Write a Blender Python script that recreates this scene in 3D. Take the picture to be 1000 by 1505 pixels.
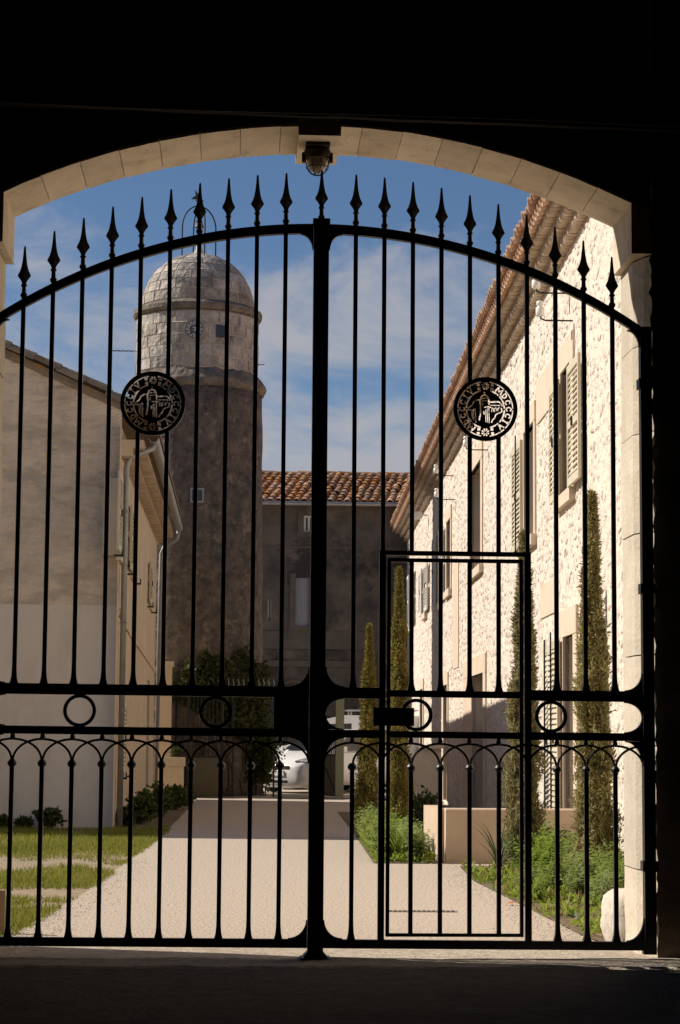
import bpy, math, random
import numpy as np
from mathutils import Vector, Matrix, noise

random.seed(7); rng = np.random.default_rng(7)
scene = bpy.context.scene
for o in list(bpy.data.objects): bpy.data.objects.remove(o)
COL = scene.collection
rad = math.radians

# ------------------------------------------------------------------ camera
F_PX, PW, PH = 3000.0, 1000, 1505
YAW, PITCH, ROLL = rad(2.8), rad(6.28), rad(0.45)
CAM = Vector((-0.4686, -12.1827, 1.3))
FWD = Vector((math.sin(YAW) * math.cos(PITCH), math.cos(YAW) * math.cos(PITCH), math.sin(PITCH)))
_r = Vector((math.cos(YAW), -math.sin(YAW), 0)); _u = _r.cross(FWD)
RGT = _r * math.cos(ROLL) + _u * math.sin(ROLL); UPV = -_r * math.sin(ROLL) + _u * math.cos(ROLL)
cd = bpy.data.cameras.new('camera'); cam = bpy.data.objects.new('camera', cd); COL.objects.link(cam)
cd.sensor_fit = 'VERTICAL'; cd.sensor_height = 36.0; cd.lens = 36.0 * F_PX / PH
cd.clip_start = 0.05; cd.clip_end = 3000
cam.matrix_world = Matrix(((RGT.x, UPV.x, -FWD.x, CAM.x), (RGT.y, UPV.y, -FWD.y, CAM.y), (RGT.z, UPV.z, -FWD.z, CAM.z), (0, 0, 0, 1)))
scene.camera = cam

def hit(px, py, n, k):
    """pixel of the photograph -> point on the world plane n.P = k"""
    n = Vector(n); d = FWD + RGT * ((px - PW / 2) / F_PX) - UPV * ((py - PH / 2) / F_PX)
    return CAM + d * ((k - n.dot(CAM)) / n.dot(d))
def atY(px, py, Y): return hit(px, py, (0, 1, 0), Y)
def onG(px, py, z=0.0): return hit(px, py, (0, 0, 1), z)

# ------------------------------------------------------------------ light
SUN_M, SUN_EL = -0.32, rad(37)
lx, ly = 1.0, SUN_M; ll = math.hypot(lx, ly)
LDIR = Vector((lx / ll * math.cos(SUN_EL), ly / ll * math.cos(SUN_EL), -math.sin(SUN_EL)))
sd = bpy.data.lights.new('sun', 'SUN'); sun = bpy.data.objects.new('sun', sd); COL.objects.link(sun)
sd.energy = 4.2; sd.angle = rad(0.53); sd.color = (1.0, 0.91, 0.79)
sun.rotation_euler = LDIR.to_track_quat('-Z', 'Y').to_euler(); sun.location = (-20, 10, 30)

world = bpy.data.worlds.new('World'); scene.world = world; world.use_nodes = True
wn, wl = world.node_tree.nodes, world.node_tree.links
wn.clear()
wo = wn.new('ShaderNodeOutputWorld'); bg = wn.new('ShaderNodeBackground'); sky = wn.new('ShaderNodeTexSky')
sky.sky_type = 'NISHITA'; sky.sun_disc = False; sky.sun_elevation = SUN_EL
sky.sun_rotation = math.atan2(-LDIR.x, -LDIR.y)
sky.altitude = 1200; sky.air_density = 1.0; sky.dust_density = 0.1; sky.ozone_density = 5.0
bg.inputs[1].default_value = 0.056
tc = wn.new('ShaderNodeTexCoord'); mp = wn.new('ShaderNodeMapping'); mp.inputs['Scale'].default_value = (1.0, 1.0, 2.6)
mp.inputs['Rotation'].default_value = (0.0, rad(-8), 0.0); mp.inputs['Location'].default_value = (0.37, 0.2, 0.13)
n1 = wn.new('ShaderNodeTexNoise'); n1.inputs['Scale'].default_value = 7.0; n1.inputs['Detail'].default_value = 9; n1.inputs['Roughness'].default_value = 0.62; n1.inputs['Distortion'].default_value = 0.4
sx = wn.new('ShaderNodeSeparateXYZ')
r2 = wn.new('ShaderNodeMapRange'); r2.inputs[1].default_value = 0.10; r2.inputs[2].default_value = 0.27; r2.inputs[3].default_value = 0.62; r2.inputs[4].default_value = -0.42; r2.clamp = False
amp = wn.new('ShaderNodeMath'); amp.operation = 'MULTIPLY_ADD'; amp.inputs[1].default_value = 1.9; amp.inputs[2].default_value = -0.42
add = wn.new('ShaderNodeMath'); add.operation = 'ADD'
r1 = wn.new('ShaderNodeMapRange'); r1.inputs[1].default_value = 0.36; r1.inputs[2].default_value = 0.86; r1.inputs[4].default_value = 0.9; r1.interpolation_type = 'SMOOTHSTEP'
mix = wn.new('ShaderNodeMix'); mix.data_type = 'RGBA'; mix.inputs[7].default_value = (5.5, 5.5, 5.9, 1)
wl.new(tc.outputs['Generated'], mp.inputs[0]); wl.new(mp.outputs[0], n1.inputs['Vector'])
wl.new(tc.outputs['Generated'], sx.inputs[0]); wl.new(sx.outputs[2], r2.inputs[0])
wl.new(n1.outputs[0], amp.inputs[0]); wl.new(amp.outputs[0], add.inputs[0]); wl.new(r2.outputs[0], add.inputs[1]); wl.new(add.outputs[0], r1.inputs[0])
wl.new(r1.outputs[0], mix.inputs[0]); wl.new(sky.outputs[0], mix.inputs[6]); wl.new(mix.outputs[2], bg.inputs[0]); wl.new(bg.outputs[0], wo.inputs[0])

scene.view_settings.view_transform = 'Standard'; scene.view_settings.look = 'None'
scene.view_settings.exposure = 0.46; scene.view_settings.gamma = 1.0
scene.render.resolution_x = 680; scene.render.resolution_y = 1024
scene.render.engine = 'CYCLES'
try: scene.cycles.max_bounces = 8; scene.cycles.diffuse_bounces = 4
except Exception: pass

# ------------------------------------------------------------------ materials
def lerp(a, b, t): return a + (b - a) * t
def rgba(c): return (c[0], c[1], c[2], 1.0)
def mat(name, c1, c2=None, scale=4.0, rough=0.85, bump=0.0, bscale=40.0, c3=None, scale3=1.2, thr3=(0.5, 0.65), objvar=0.0, metal=0.0, stretch=(1, 1, 1), detail=6.0, lo=0.35, hi=0.65, bdist=0.01, spec=0.3, vor=False):
    m = bpy.data.materials.new(name); m.use_nodes = True
    N, L = m.node_tree.nodes, m.node_tree.links
    b = N['Principled BSDF']; b.inputs['Roughness'].default_value = rough; b.inputs['Metallic'].default_value = metal
    b.inputs['Specular IOR Level'].default_value = spec
    b.inputs['Base Color'].default_value = rgba(c1)
    g = N.new('ShaderNodeNewGeometry'); mpn = N.new('ShaderNodeMapping'); mpn.inputs['Scale'].default_value = stretch
    L.new(g.outputs['Position'], mpn.inputs[0]); vec = mpn.outputs[0]
    colr = None
    if c2 is not None:
        t = N.new('ShaderNodeTexNoise'); t.inputs['Scale'].default_value = scale; t.inputs['Detail'].default_value = detail; t.inputs['Roughness'].default_value = 0.65
        L.new(vec, t.inputs['Vector'])
        r = N.new('ShaderNodeMapRange'); r.inputs[1].default_value = lo; r.inputs[2].default_value = hi; L.new(t.outputs[0], r.inputs[0])
        x = N.new('ShaderNodeMix'); x.data_type = 'RGBA'; x.inputs[6].default_value = rgba(c1); x.inputs[7].default_value = rgba(c2)
        L.new(r.outputs[0], x.inputs[0]); colr = x.outputs[2]
    if c3 is not None:
        t3 = N.new('ShaderNodeTexNoise'); t3.inputs['Scale'].default_value = scale3; t3.inputs['Detail'].default_value = 8; t3.inputs['Roughness'].default_value = 0.7
        L.new(vec, t3.inputs['Vector'])
        r3 = N.new('ShaderNodeMapRange'); r3.inputs[1].default_value = thr3[0]; r3.inputs[2].default_value = thr3[1]; L.new(t3.outputs[0], r3.inputs[0])
        x3 = N.new('ShaderNodeMix'); x3.data_type = 'RGBA'; x3.inputs[7].default_value = rgba(c3)
        if colr is None: x3.inputs[6].default_value = rgba(c1)
        else: L.new(colr, x3.inputs[6])
        L.new(r3.outputs[0], x3.inputs[0]); colr = x3.outputs[2]
    if objvar > 0:
        oi = N.new('ShaderNodeObjectInfo'); hs = N.new('ShaderNodeHueSaturation')
        rv = N.new('ShaderNodeMapRange'); rv.inputs[3].default_value = 1 - objvar; rv.inputs[4].default_value = 1 + objvar
        L.new(oi.outputs['Random'], rv.inputs[0]); L.new(rv.outputs[0], hs.inputs['Value'])
        mlt = N.new('ShaderNodeMath'); mlt.operation = 'MULTIPLY'; mlt.inputs[1].default_value = 7.31; L.new(oi.outputs['Random'], mlt.inputs[0])
        fr = N.new('ShaderNodeMath'); fr.operation = 'FRACT'; L.new(mlt.outputs[0], fr.inputs[0])
        rs = N.new('ShaderNodeMapRange'); rs.inputs[3].default_value = 1 - objvar; rs.inputs[4].default_value = 1 + objvar * 0.6; L.new(fr.outputs[0], rs.inputs[0]); L.new(rs.outputs[0], hs.inputs['Saturation'])
        if colr is None: hs.inputs['Color'].default_value = rgba(c1)
        else: L.new(colr, hs.inputs['Color'])
        colr = hs.outputs[0]
    if colr is not None: L.new(colr, b.inputs['Base Color'])
    if bump > 0:
        tb = N.new('ShaderNodeTexVoronoi' if vor else 'ShaderNodeTexNoise'); tb.inputs['Scale'].default_value = bscale
        if not vor: tb.inputs['Detail'].default_value = 6
        L.new(vec, tb.inputs['Vector'])
        bp = N.new('ShaderNodeBump'); bp.inputs['Strength'].default_value = bump; bp.inputs['Distance'].default_value = bdist
        L.new(tb.outputs[0], bp.inputs['Height']); L.new(bp.outputs[0], b.inputs['Normal'])
    return m
def leafmat(name, c1, c2, trans=0.35, scale=2.5):
    m = mat(name, c1, c2, scale=scale, rough=0.6, objvar=0.12, lo=0.3, hi=0.7)
    N, L = m.node_tree.nodes, m.node_tree.links
    b = N['Principled BSDF']; out = N['Material Output']
    tr = N.new('ShaderNodeBsdfTranslucent'); ms = N.new('ShaderNodeMixShader'); ms.inputs[0].default_value = trans
    src = b.inputs['Base Color'].links[0].from_socket; L.new(src, tr.inputs[0])
    L.new(b.outputs[0], ms.inputs[1]); L.new(tr.outputs[0], ms.inputs[2]); L.new(ms.outputs[0], out.inputs[0])
    return m

M = {}
M['iron'] = mat('black_iron', (0.012, 0.011, 0.010), (0.02, 0.017, 0.014), scale=9, rough=0.42, bump=0.15, bscale=90, bdist=0.002, spec=0.45)
M['iron_far'] = mat('far_iron', (0.03, 0.03, 0.028), rough=0.6)
M['gravel'] = mat('loose_gravel', (0.55, 0.48, 0.40), (0.35, 0.30, 0.25), scale=30, rough=0.9)
M['drive'] = mat('aggregate_concrete', (0.60, 0.51, 0.42), (0.34, 0.28, 0.22), scale=38, rough=0.9, bump=1.0, bscale=55, c3=(0.47, 0.41, 0.36), scale3=1.1, thr3=(0.48, 0.72), bdist=0.012, lo=0.4, hi=0.62)
M['sunlit_floor'] = mat('floor_sunlit_tone', (0.54, 0.47, 0.38), (0.36, 0.30, 0.24), scale=14, rough=0.95, bump=0.9, bscale=40, c3=(0.30, 0.25, 0.19), scale3=1.8, thr3=(0.52, 0.72), bdist=0.02)  # paler floor tone that paints in the sunlit strip at the gate
M['passage_floor'] = mat('passage_floor', (0.155, 0.122, 0.090), (0.08, 0.062, 0.045), scale=9, rough=0.95, bump=0.9, bscale=30, c3=(0.07, 0.055, 0.042), scale3=1.6, thr3=(0.52, 0.72), bdist=0.03)  # darker floor tone, part of the passage shade put into the colour
M['earth'] = mat('dry_earth', (0.36, 0.29, 0.20), (0.26, 0.20, 0.13), scale=6, rough=0.95, bump=0.7, bscale=40, bdist=0.02)
M['soil'] = mat('bed_soil', (0.22, 0.17, 0.10), (0.13, 0.10, 0.06), scale=14, rough=0.95, bump=0.9, bscale=50, bdist=0.02)
M['arch_stone'] = mat('pale_limestone', (0.74, 0.63, 0.49), (0.62, 0.52, 0.39), scale=5, rough=0.9, bump=0.35, bscale=60, objvar=0.09, c3=(0.46, 0.38, 0.28), scale3=5, thr3=(0.54, 0.74), bdist=0.012)
M['jamb_stone'] = mat('jamb_limestone', (0.60, 0.53, 0.43), (0.50, 0.43, 0.33), scale=3.5, rough=0.9, bump=0.5, bscale=35, objvar=0.09, c3=(0.42, 0.34, 0.25), scale3=8, thr3=(0.58, 0.74), bdist=0.015)
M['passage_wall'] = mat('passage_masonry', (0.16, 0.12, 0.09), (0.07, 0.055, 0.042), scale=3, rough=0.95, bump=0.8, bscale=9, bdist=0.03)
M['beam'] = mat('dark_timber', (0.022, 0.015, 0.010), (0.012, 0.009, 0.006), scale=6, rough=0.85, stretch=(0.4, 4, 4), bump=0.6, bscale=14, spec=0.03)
M['mortar'] = mat('lime_mortar', (0.80, 0.71, 0.60), (0.70, 0.60, 0.49), scale=7, rough=0.95, bump=1.0, bscale=14, c3=(0.46, 0.37, 0.29), scale3=19, thr3=(0.58, 0.68), bdist=0.04)
M['rubble'] = mat('rubble_limestone', (0.78, 0.69, 0.60), (0.56, 0.46, 0.38), scale=16, rough=0.95, bump=1.0, bscale=24, objvar=0.08, c3=(0.48, 0.40, 0.33), scale3=12, thr3=(0.56, 0.70), bdist=0.04, lo=0.42, hi=0.70)
M['dressed'] = mat('dressed_plaster', (0.68, 0.56, 0.44), (0.60, 0.49, 0.37), scale=3, rough=0.9, bump=0.2, bscale=30)
M['genoise'] = mat('genoise_tile', (0.44, 0.32, 0.22), (0.56, 0.45, 0.33), scale=4, rough=0.9, bump=0.4, bscale=30, objvar=0.14)
M['genoise_fill'] = mat('genoise_mortar', (0.22, 0.16, 0.11), (0.30, 0.23, 0.16), scale=6, rough=0.95)
M['tile'] = mat('terracotta', (0.42, 0.19, 0.075), (0.42, 0.26, 0.14), scale=3, rough=0.9, bump=0.4, bscale=30, objvar=0.30, c3=(0.13, 0.105, 0.08), scale3=4, thr3=(0.52, 0.70))
M['tile_light'] = mat('eave_terracotta', (0.44, 0.25, 0.16), (0.54, 0.38, 0.26), scale=6, rough=0.9, bump=0.4, bscale=30, objvar=0.16)
M['rake_tile'] = mat('lichened_tile', (0.30, 0.22, 0.15), (0.20, 0.17, 0.13), scale=8, rough=0.95, bump=0.6, bscale=30, objvar=0.18, c3=(0.40, 0.24, 0.05), scale3=6, thr3=(0.55, 0.66))
M['gable'] = mat('rough_render', (0.82, 0.68, 0.52), (0.66, 0.545, 0.415), scale=2.2, rough=0.95, bump=1.0, bscale=5.5, stretch=(1, 1, 2.2), c3=(0.44, 0.36, 0.27), scale3=1.1, thr3=(0.5, 0.75), bdist=0.07)
M['gable_low'] = mat('smooth_render', (0.80, 0.71, 0.60), (0.72, 0.63, 0.52), scale=0.9, rough=0.9, bump=0.25, bscale=12, c3=(0.62, 0.52, 0.40), scale3=1.4, thr3=(0.52, 0.80), stretch=(1.6, 1, 0.5))
M['side'] = mat('ochre_render', (0.68, 0.55, 0.40), (0.58, 0.46, 0.33), scale=1.6, rough=0.92, bump=0.3, bscale=14, c3=(0.40, 0.32, 0.24), scale3=2.6, thr3=(0.58, 0.72), stretch=(1, 1, 0.5))
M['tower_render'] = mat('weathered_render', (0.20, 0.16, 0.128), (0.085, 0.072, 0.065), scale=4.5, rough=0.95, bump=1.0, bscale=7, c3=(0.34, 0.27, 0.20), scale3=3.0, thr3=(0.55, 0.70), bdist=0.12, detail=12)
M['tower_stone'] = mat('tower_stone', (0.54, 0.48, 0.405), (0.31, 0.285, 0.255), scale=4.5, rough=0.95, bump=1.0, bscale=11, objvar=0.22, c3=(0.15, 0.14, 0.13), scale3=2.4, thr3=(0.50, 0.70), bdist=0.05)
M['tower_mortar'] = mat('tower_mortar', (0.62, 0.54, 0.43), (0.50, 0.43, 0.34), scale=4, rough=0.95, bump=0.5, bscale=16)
M['ledge'] = mat('ledge_stone', (0.25, 0.21, 0.17), (0.12, 0.105, 0.09), scale=4, rough=0.95, bump=0.9, bscale=12, c3=(0.40, 0.22, 0.09), scale3=3, thr3=(0.6, 0.72), bdist=0.04)
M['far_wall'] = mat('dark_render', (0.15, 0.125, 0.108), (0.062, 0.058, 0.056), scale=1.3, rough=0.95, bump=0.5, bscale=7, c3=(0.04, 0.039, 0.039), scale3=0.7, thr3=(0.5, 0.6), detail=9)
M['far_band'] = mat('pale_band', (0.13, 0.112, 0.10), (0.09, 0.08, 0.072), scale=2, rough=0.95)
M['zinc'] = mat('zinc', (0.36, 0.36, 0.35), (0.28, 0.28, 0.28), scale=5, rough=0.5, metal=0.5)
M['shutter'] = mat('olive_shutter', (0.62, 0.56, 0.42), (0.56, 0.50, 0.37), scale=3, rough=0.6)
M['shutter_white'] = mat('white_shutter', (0.66, 0.65, 0.62), rough=0.6)
M['frame_white'] = mat('white_frame', (0.70, 0.68, 0.63), rough=0.6)
M['glass'] = mat('dark_glass', (0.02, 0.022, 0.026), rough=0.12, spec=0.6)
M['door_grey'] = mat('grey_door', (0.22, 0.225, 0.24), (0.18, 0.185, 0.2), scale=2, rough=0.6)
M['door_blue'] = mat('blue_grey_door', (0.24, 0.25, 0.30), rough=0.6)
M['ceramic'] = mat('white_ceramic', (0.80, 0.78, 0.74), rough=0.25, spec=0.5)
M['low_wall'] = mat('low_wall_render', (0.62, 0.48, 0.36), (0.55, 0.42, 0.31), scale=2.5, rough=0.92, bump=0.25, bscale=25, c3=(0.44, 0.35, 0.26), scale3=2.0, thr3=(0.62, 0.78))
M['guard_stone'] = mat('guard_stone', (0.62, 0.57, 0.50), (0.50, 0.45, 0.38), scale=6, rough=0.95, bump=0.6, bscale=25, bdist=0.015)
M['grass'] = leafmat('grass_blade', (0.29, 0.28, 0.06), (0.15, 0.18, 0.03), 0.4, 1.2)
M['herb'] = leafmat('herb_leaf', (0.33, 0.39, 0.085), (0.20, 0.29, 0.05), 0.5)
M['herb2'] = leafmat('herb_leaf_pale', (0.38, 0.43, 0.16), (0.26, 0.33, 0.10), 0.5)
M['iris'] = leafmat('iris_blade', (0.09, 0.14, 0.045), (0.05, 0.09, 0.03), 0.25)
M['cypress'] = leafmat('cypress_scale', (0.42, 0.37, 0.16), (0.25, 0.235, 0.095), 0.4, 5.0)
M['cypress_far'] = leafmat('cypress_scale_golden', (0.33, 0.27, 0.06), (0.18, 0.165, 0.04), 0.4, 5.0)
M['dry_twig'] = leafmat('dry_twig', (0.30, 0.18, 0.08), (0.20, 0.13, 0.06), 0.2)
M['ivy'] = leafmat('ivy_leaf', (0.11, 0.115, 0.020), (0.045, 0.055, 0.013), 0.25)
M['shrub'] = leafmat('shrub_leaf', (0.085, 0.11, 0.025), (0.045, 0.06, 0.016), 0.25)
M['bark'] = mat('bark', (0.14, 0.095, 0.06), (0.08, 0.055, 0.035), scale=14, rough=0.95, stretch=(1, 1, 0.2), bump=0.7, bscale=30)
M['dead_leaf'] = mat('dead_leaf', (0.36, 0.15, 0.06), rough=0.8)
M['green_metal'] = mat('green_sheet_metal', (0.10, 0.115, 0.075), (0.12, 0.085, 0.055), scale=2.5, rough=0.6, c3=(0.15, 0.08, 0.045), scale3=3, thr3=(0.58, 0.75))
M['pale_green'] = mat('pale_green_board', (0.26, 0.27, 0.18), rough=0.7)
M['car'] = mat('white_car_paint', (0.78, 0.78, 0.78), rough=0.22, spec=0.6)
M['car_plastic'] = mat('black_plastic', (0.02, 0.02, 0.022), rough=0.5)
M['tyre'] = mat('tyre_rubber', (0.018, 0.018, 0.018), rough=0.85)
M['chrome'] = mat('chrome', (0.75, 0.76, 0.78), rough=0.15, metal=1.0)
M['lens'] = mat('headlight_lens', (0.62, 0.64, 0.66), (0.25, 0.26, 0.28), scale=18, rough=0.08, spec=0.7)
M['plate'] = mat('number_plate', (0.75, 0.75, 0.72), rough=0.4)
M['lamp_glass'] = mat('lamp_glass', (0.55, 0.46, 0.34), rough=0.25, spec=0.5)
M['lamp_iron'] = mat('rusty_iron', (0.06, 0.035, 0.022), (0.03, 0.02, 0.015), scale=20, rough=0.7)
M['clock_face'] = mat('clock_enamel', (0.10, 0.11, 0.13), rough=0.5)
M['clock_mark'] = mat('clock_numerals', (0.62, 0.62, 0.60), rough=0.5)
M['clock_ring'] = mat('clock_surround', (0.36, 0.31, 0.25), rough=0.9)
M['vane'] = mat('vane_metal', (0.07, 0.06, 0.05), rough=0.6)
M['stake'] = mat('stake_wood', (0.30, 0.22, 0.14), (0.2, 0.14, 0.09), scale=10, rough=0.9, stretch=(1, 1, 0.2))
M['flint'] = mat('bed_pebble', (0.30, 0.29, 0.30), (0.20, 0.19, 0.20), scale=12, rough=0.8, objvar=0.2)
M['drain'] = mat('drain_metal', (0.30, 0.28, 0.25), rough=0.6, metal=0.3)
M['dark_gap'] = mat('drain_slot', (0.03, 0.027, 0.024), rough=0.95)
M['room'] = mat('unlit_room', (0.10, 0.085, 0.07), rough=0.95)
M['terracotta_pot'] = mat('terracotta_pot', (0.34, 0.23, 0.16), rough=0.9)

# ------------------------------------------------------------------ mesh helpers
class MB:
    def __init__(s, xf=None): s.v = []; s.f = []; s.xf = xf
    def pt(s, p):
        p = Vector(p)
        if s.xf is not None: p = s.xf @ p
        s.v.append((p.x, p.y, p.z)); return len(s.v) - 1
    def poly(s, pts): s.f.append(tuple(s.pt(p) for p in pts)); return s
    def box(s, a, b, bev=0.0):
        x0, y0, z0 = [min(a[i], b[i]) for i in range(3)]; x1, y1, z1 = [max(a[i], b[i]) for i in range(3)]
        i = [s.pt(p) for p in ((x0, y0, z0), (x1, y0, z0), (x1, y1, z0), (x0, y1, z0), (x0, y0, z1), (x1, y0, z1), (x1, y1, z1), (x0, y1, z1))]
        for q in ((0, 3, 2, 1), (4, 5, 6, 7), (0, 1, 5, 4), (1, 2, 6, 5), (2, 3, 7, 6), (3, 0, 4, 7)): s.f.append(tuple(i[k] for k in q))
        return s
    def loft(s, rings, cap=True, closed=True):
        idx = [[s.pt(p) for p in r] for r in rings]; n = len(idx[0])
        for a, b in zip(idx[:-1], idx[1:]):
            for k in range(n if closed else n - 1): s.f.append((a[k], a[(k + 1) % n], b[(k + 1) % n], b[k]))
        if cap: s.f.append(tuple(reversed(idx[0]))); s.f.append(tuple(idx[-1]))
        return s
    def extrude(s, outline, vec):
        v = Vector(vec); return s.loft([[Vector(p) for p in outline], [Vector(p) + v for p in outline]])
    def tube(s, path, r, n=8, cap=True, closed=False):
        P = [Vector(p) for p in path]; R = r if isinstance(r, (list, tuple)) else [r] * len(P); rings = []; last = None
        for i, p in enumerate(P):
            if closed: t = P[(i + 1) % len(P)] - P[i - 1]
            else: t = P[min(i + 1, len(P) - 1)] - P[max(i - 1, 0)]
            t.normalize()
            if last is None: ref = Vector((0, 0, 1)) if abs(t.z) < 0.9 else Vector((0, 1, 0)); a = t.cross(ref).normalized()
            else: a = (last - t * last.dot(t)).normalized()
            last = a; b = t.cross(a)
            rings.append([p + (a * math.cos(2 * math.pi * k / n) + b * math.sin(2 * math.pi * k / n)) * R[i] for k in range(n)])
        if closed: rings.append(rings[0]); cap = False
        return s.loft(rings, cap)
    def lathe(s, prof, c=(0, 0, 0), n=16, a0=0.0, a1=2 * math.pi, cap=True, rot=0.0):
        c = Vector(c); full = abs(a1 - a0 - 2 * math.pi) < 1e-6; m = n if full else n + 1
        rings = [[c + Vector((r * math.cos(rot + a0 + (a1 - a0) * k / n), r * math.sin(rot + a0 + (a1 - a0) * k / n), z)) for k in range(m)] for r, z in prof]
        return s.loft(rings, cap, full)
    def build(s, name, m, parent=None, smooth=False):
        me = bpy.data.meshes.new(name); me.from_pydata(s.v, [], s.f); me.update()
        me.materials.append(M[m] if isinstance(m, str) else m)
        if smooth: me.polygons.foreach_set('use_smooth', [True] * len(me.polygons))
        return link(name, me, parent)
def link(name, me, parent=None, mw=None):
    o = bpy.data.objects.new(name, me); COL.objects.link(o)
    if parent is not None:
        o.parent = parent
        if parent.parent is None and parent.type == 'EMPTY': o.matrix_parent_inverse = Matrix.Translation(-parent.location)
    if mw is not None: o.matrix_basis = mw
    return o
def npmesh(name, V, Fc, m, parent=None, smooth=False):
    me = bpy.data.meshes.new(name or 'shared_mesh'); V = np.asarray(V, np.float32); Fc = np.asarray(Fc, np.int32); k = Fc.shape[1]
    me.vertices.add(len(V)); me.vertices.foreach_set('co', V.ravel())
    me.loops.add(Fc.size); me.loops.foreach_set('vertex_index', Fc.ravel())
    me.polygons.add(len(Fc)); me.polygons.foreach_set('loop_start', np.arange(0, Fc.size, k, dtype=np.int32)); me.polygons.foreach_set('loop_total', np.full(len(Fc), k, np.int32))
    me.update(calc_edges=True); me.materials.append(M[m] if isinstance(m, str) else m)
    if smooth: me.polygons.foreach_set('use_smooth', [True] * len(me.polygons))
    return link(name, me, parent) if name else me
def thing(name, loc, label, cat, group=None):
    o = bpy.data.objects.new(name, None); COL.objects.link(o); o.location = loc; o.empty_display_size = 0.2
    return tag(o, label, cat, group)
def tag(o, label, cat, group=None):
    o['label'] = label; o['category'] = cat
    if group: o['group'] = group
    return o
def structure(o): o['kind'] = 'structure'; return o
def stuff(o, label=None, cat=None):
    o['kind'] = 'stuff'
    if label: o['label'] = label; o['category'] = cat
    return o
def fbm(p, o=4): return noise.fractal(Vector(p), 1.0, 2.0, o)

# ------------------------------------------------------------------ ground
DL = [(-2.05, 0.78), (-1.899, 1.5), (-1.684, 6.0), (-1.431, 15.0), (-1.306, 27.9), (-1.30, 31.2)]
def dl(y): return float(np.interp(y, [p[1] for p in DL], [p[0] for p in DL]))
def sheet(name, pts, z, m):
    b = MB(); b.poly([(x, y, z) for x, y in pts]); return structure(b.build(name, m))
sheet('ground', [(-900, -300), (900, -300), (900, 1500), (-900, 1500)], -0.03, 'earth')
wob = lambda y: 0.03 * fbm((y * 0.9, 3.1, 0))
ledge = [(dl(y) + wob(y), y) for y in np.linspace(0.78, 31.2, 60)]
sheet('drive', ledge + [(1.95, 31.2), (1.95, 24), (1.28, 23.5), (1.11, 15.3), (0.955, 9.14), (1.70, 9.1), (3.3, 9.1), (3.3, 8.85), (1.80, 8.75), (1.70, 6.6), (1.77, 4.0), (1.83, 1.4), (1.9, 0.78)], 0.0, 'drive')
sheet('rear_yard', [(-6, 31.5), (14, 31.5), (14, 44), (-6, 44)], 0.004, 'drive')
sheet('threshold_strip', [(-1.6, 31.2), (2.6, 31.2), (2.6, 31.5), (-1.6, 31.5)], 0.012, 'jamb_stone')
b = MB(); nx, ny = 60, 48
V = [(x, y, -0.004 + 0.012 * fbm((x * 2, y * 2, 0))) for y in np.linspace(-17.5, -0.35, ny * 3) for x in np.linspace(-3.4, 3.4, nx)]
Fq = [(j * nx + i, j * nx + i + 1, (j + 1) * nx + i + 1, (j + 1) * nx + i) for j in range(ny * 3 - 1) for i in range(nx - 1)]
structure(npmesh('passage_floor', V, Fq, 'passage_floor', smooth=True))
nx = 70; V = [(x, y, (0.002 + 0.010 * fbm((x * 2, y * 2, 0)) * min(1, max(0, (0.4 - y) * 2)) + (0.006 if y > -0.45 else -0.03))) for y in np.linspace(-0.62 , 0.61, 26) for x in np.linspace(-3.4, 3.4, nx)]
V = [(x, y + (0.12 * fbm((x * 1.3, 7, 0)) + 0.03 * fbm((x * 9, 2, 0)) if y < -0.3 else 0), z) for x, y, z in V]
structure(npmesh('sunlit_floor', V, [(j * nx + i, j * nx + i + 1, (j + 1) * nx + i + 1, (j + 1) * nx + i) for j in range(25) for i in range(nx - 1)], 'sunlit_floor', smooth=True))  # floor strip in the paler tone, sunlight painted into its colour
sheet('lawn', [(-14, 0.8)] + ledge[:int(60 * 0.53)] + [(dl(17.3), 17.3), (-14, 17.3)], -0.008, 'earth')
sheet('side_bed', [(-2.2, 17.3), (dl(17.3), 17.3), (dl(29), 29), (-2.2, 29)], -0.006, 'soil')
sheet('herb_bed', [(1.83, 1.4), (1.70, 6.6), (1.80, 8.75), (3.4, 8.75), (3.2, 0.79), (1.9, 0.79)], 0.006, 'soil')
sheet('middle_bed', [(0.955, 9.14), (1.11, 15.3), (1.28, 23.5), (3.4, 23.5), (3.4, 10.4), (1.71, 10.4), (1.70, 9.14)], 0.006, 'soil')

# ------------------------------------------------------------------ gatehouse
gh = thing('gatehouse', (0, 0.3, 0), 'dark vaulted gatehouse passage with a pale segmental stone arch framing the iron gate', 'gatehouse')
YI, YO = 0.10, 0.70
ARC_R, ARC_C = 4.36, 0.69
def arcz(x, R=ARC_R): return ARC_C + math.sqrt(max(R * R - x * x, 0))
def ring_strip(Y, dR, xr, name, m, rag, xw=5.2):
    b = MB(); top = 7.2; xs = np.linspace(-xr, xr, 65); R = ARC_R + dR
    ed = lambda z, s: s * (xr + (0.014 * fbm((z * 4, s, 0)) + rag * (0.022 * fbm((z * 11, s, 2)) + 0.014 * fbm((z * 31, s, 5))) if rag else 0))
    zt = arcz(xr, R); zs = np.linspace(-0.05, zt, 90)
    for s in (-1, 1):
        for z0, z1 in zip(zs[:-1], zs[1:]): b.poly([(ed(z0, s), Y, z0), (s * xw, Y, z0), (s * xw, Y, z1), (ed(z1, s), Y, z1)])
        b.poly([(ed(zt, s), Y, zt), (s * xw, Y, zt), (s * xw, Y, top), (ed(zt, s), Y, top)])
    aw = lambda x: arcz(x, R) + rag * 0.008 * fbm((x * 6, 0, 3))
    for a, c in zip(xs[:-1], xs[1:]): b.poly([(a, Y, aw(a)), (c, Y, aw(c)), (c, Y, top), (a, Y, top)])
    return b.build(name, m, gh)
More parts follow.
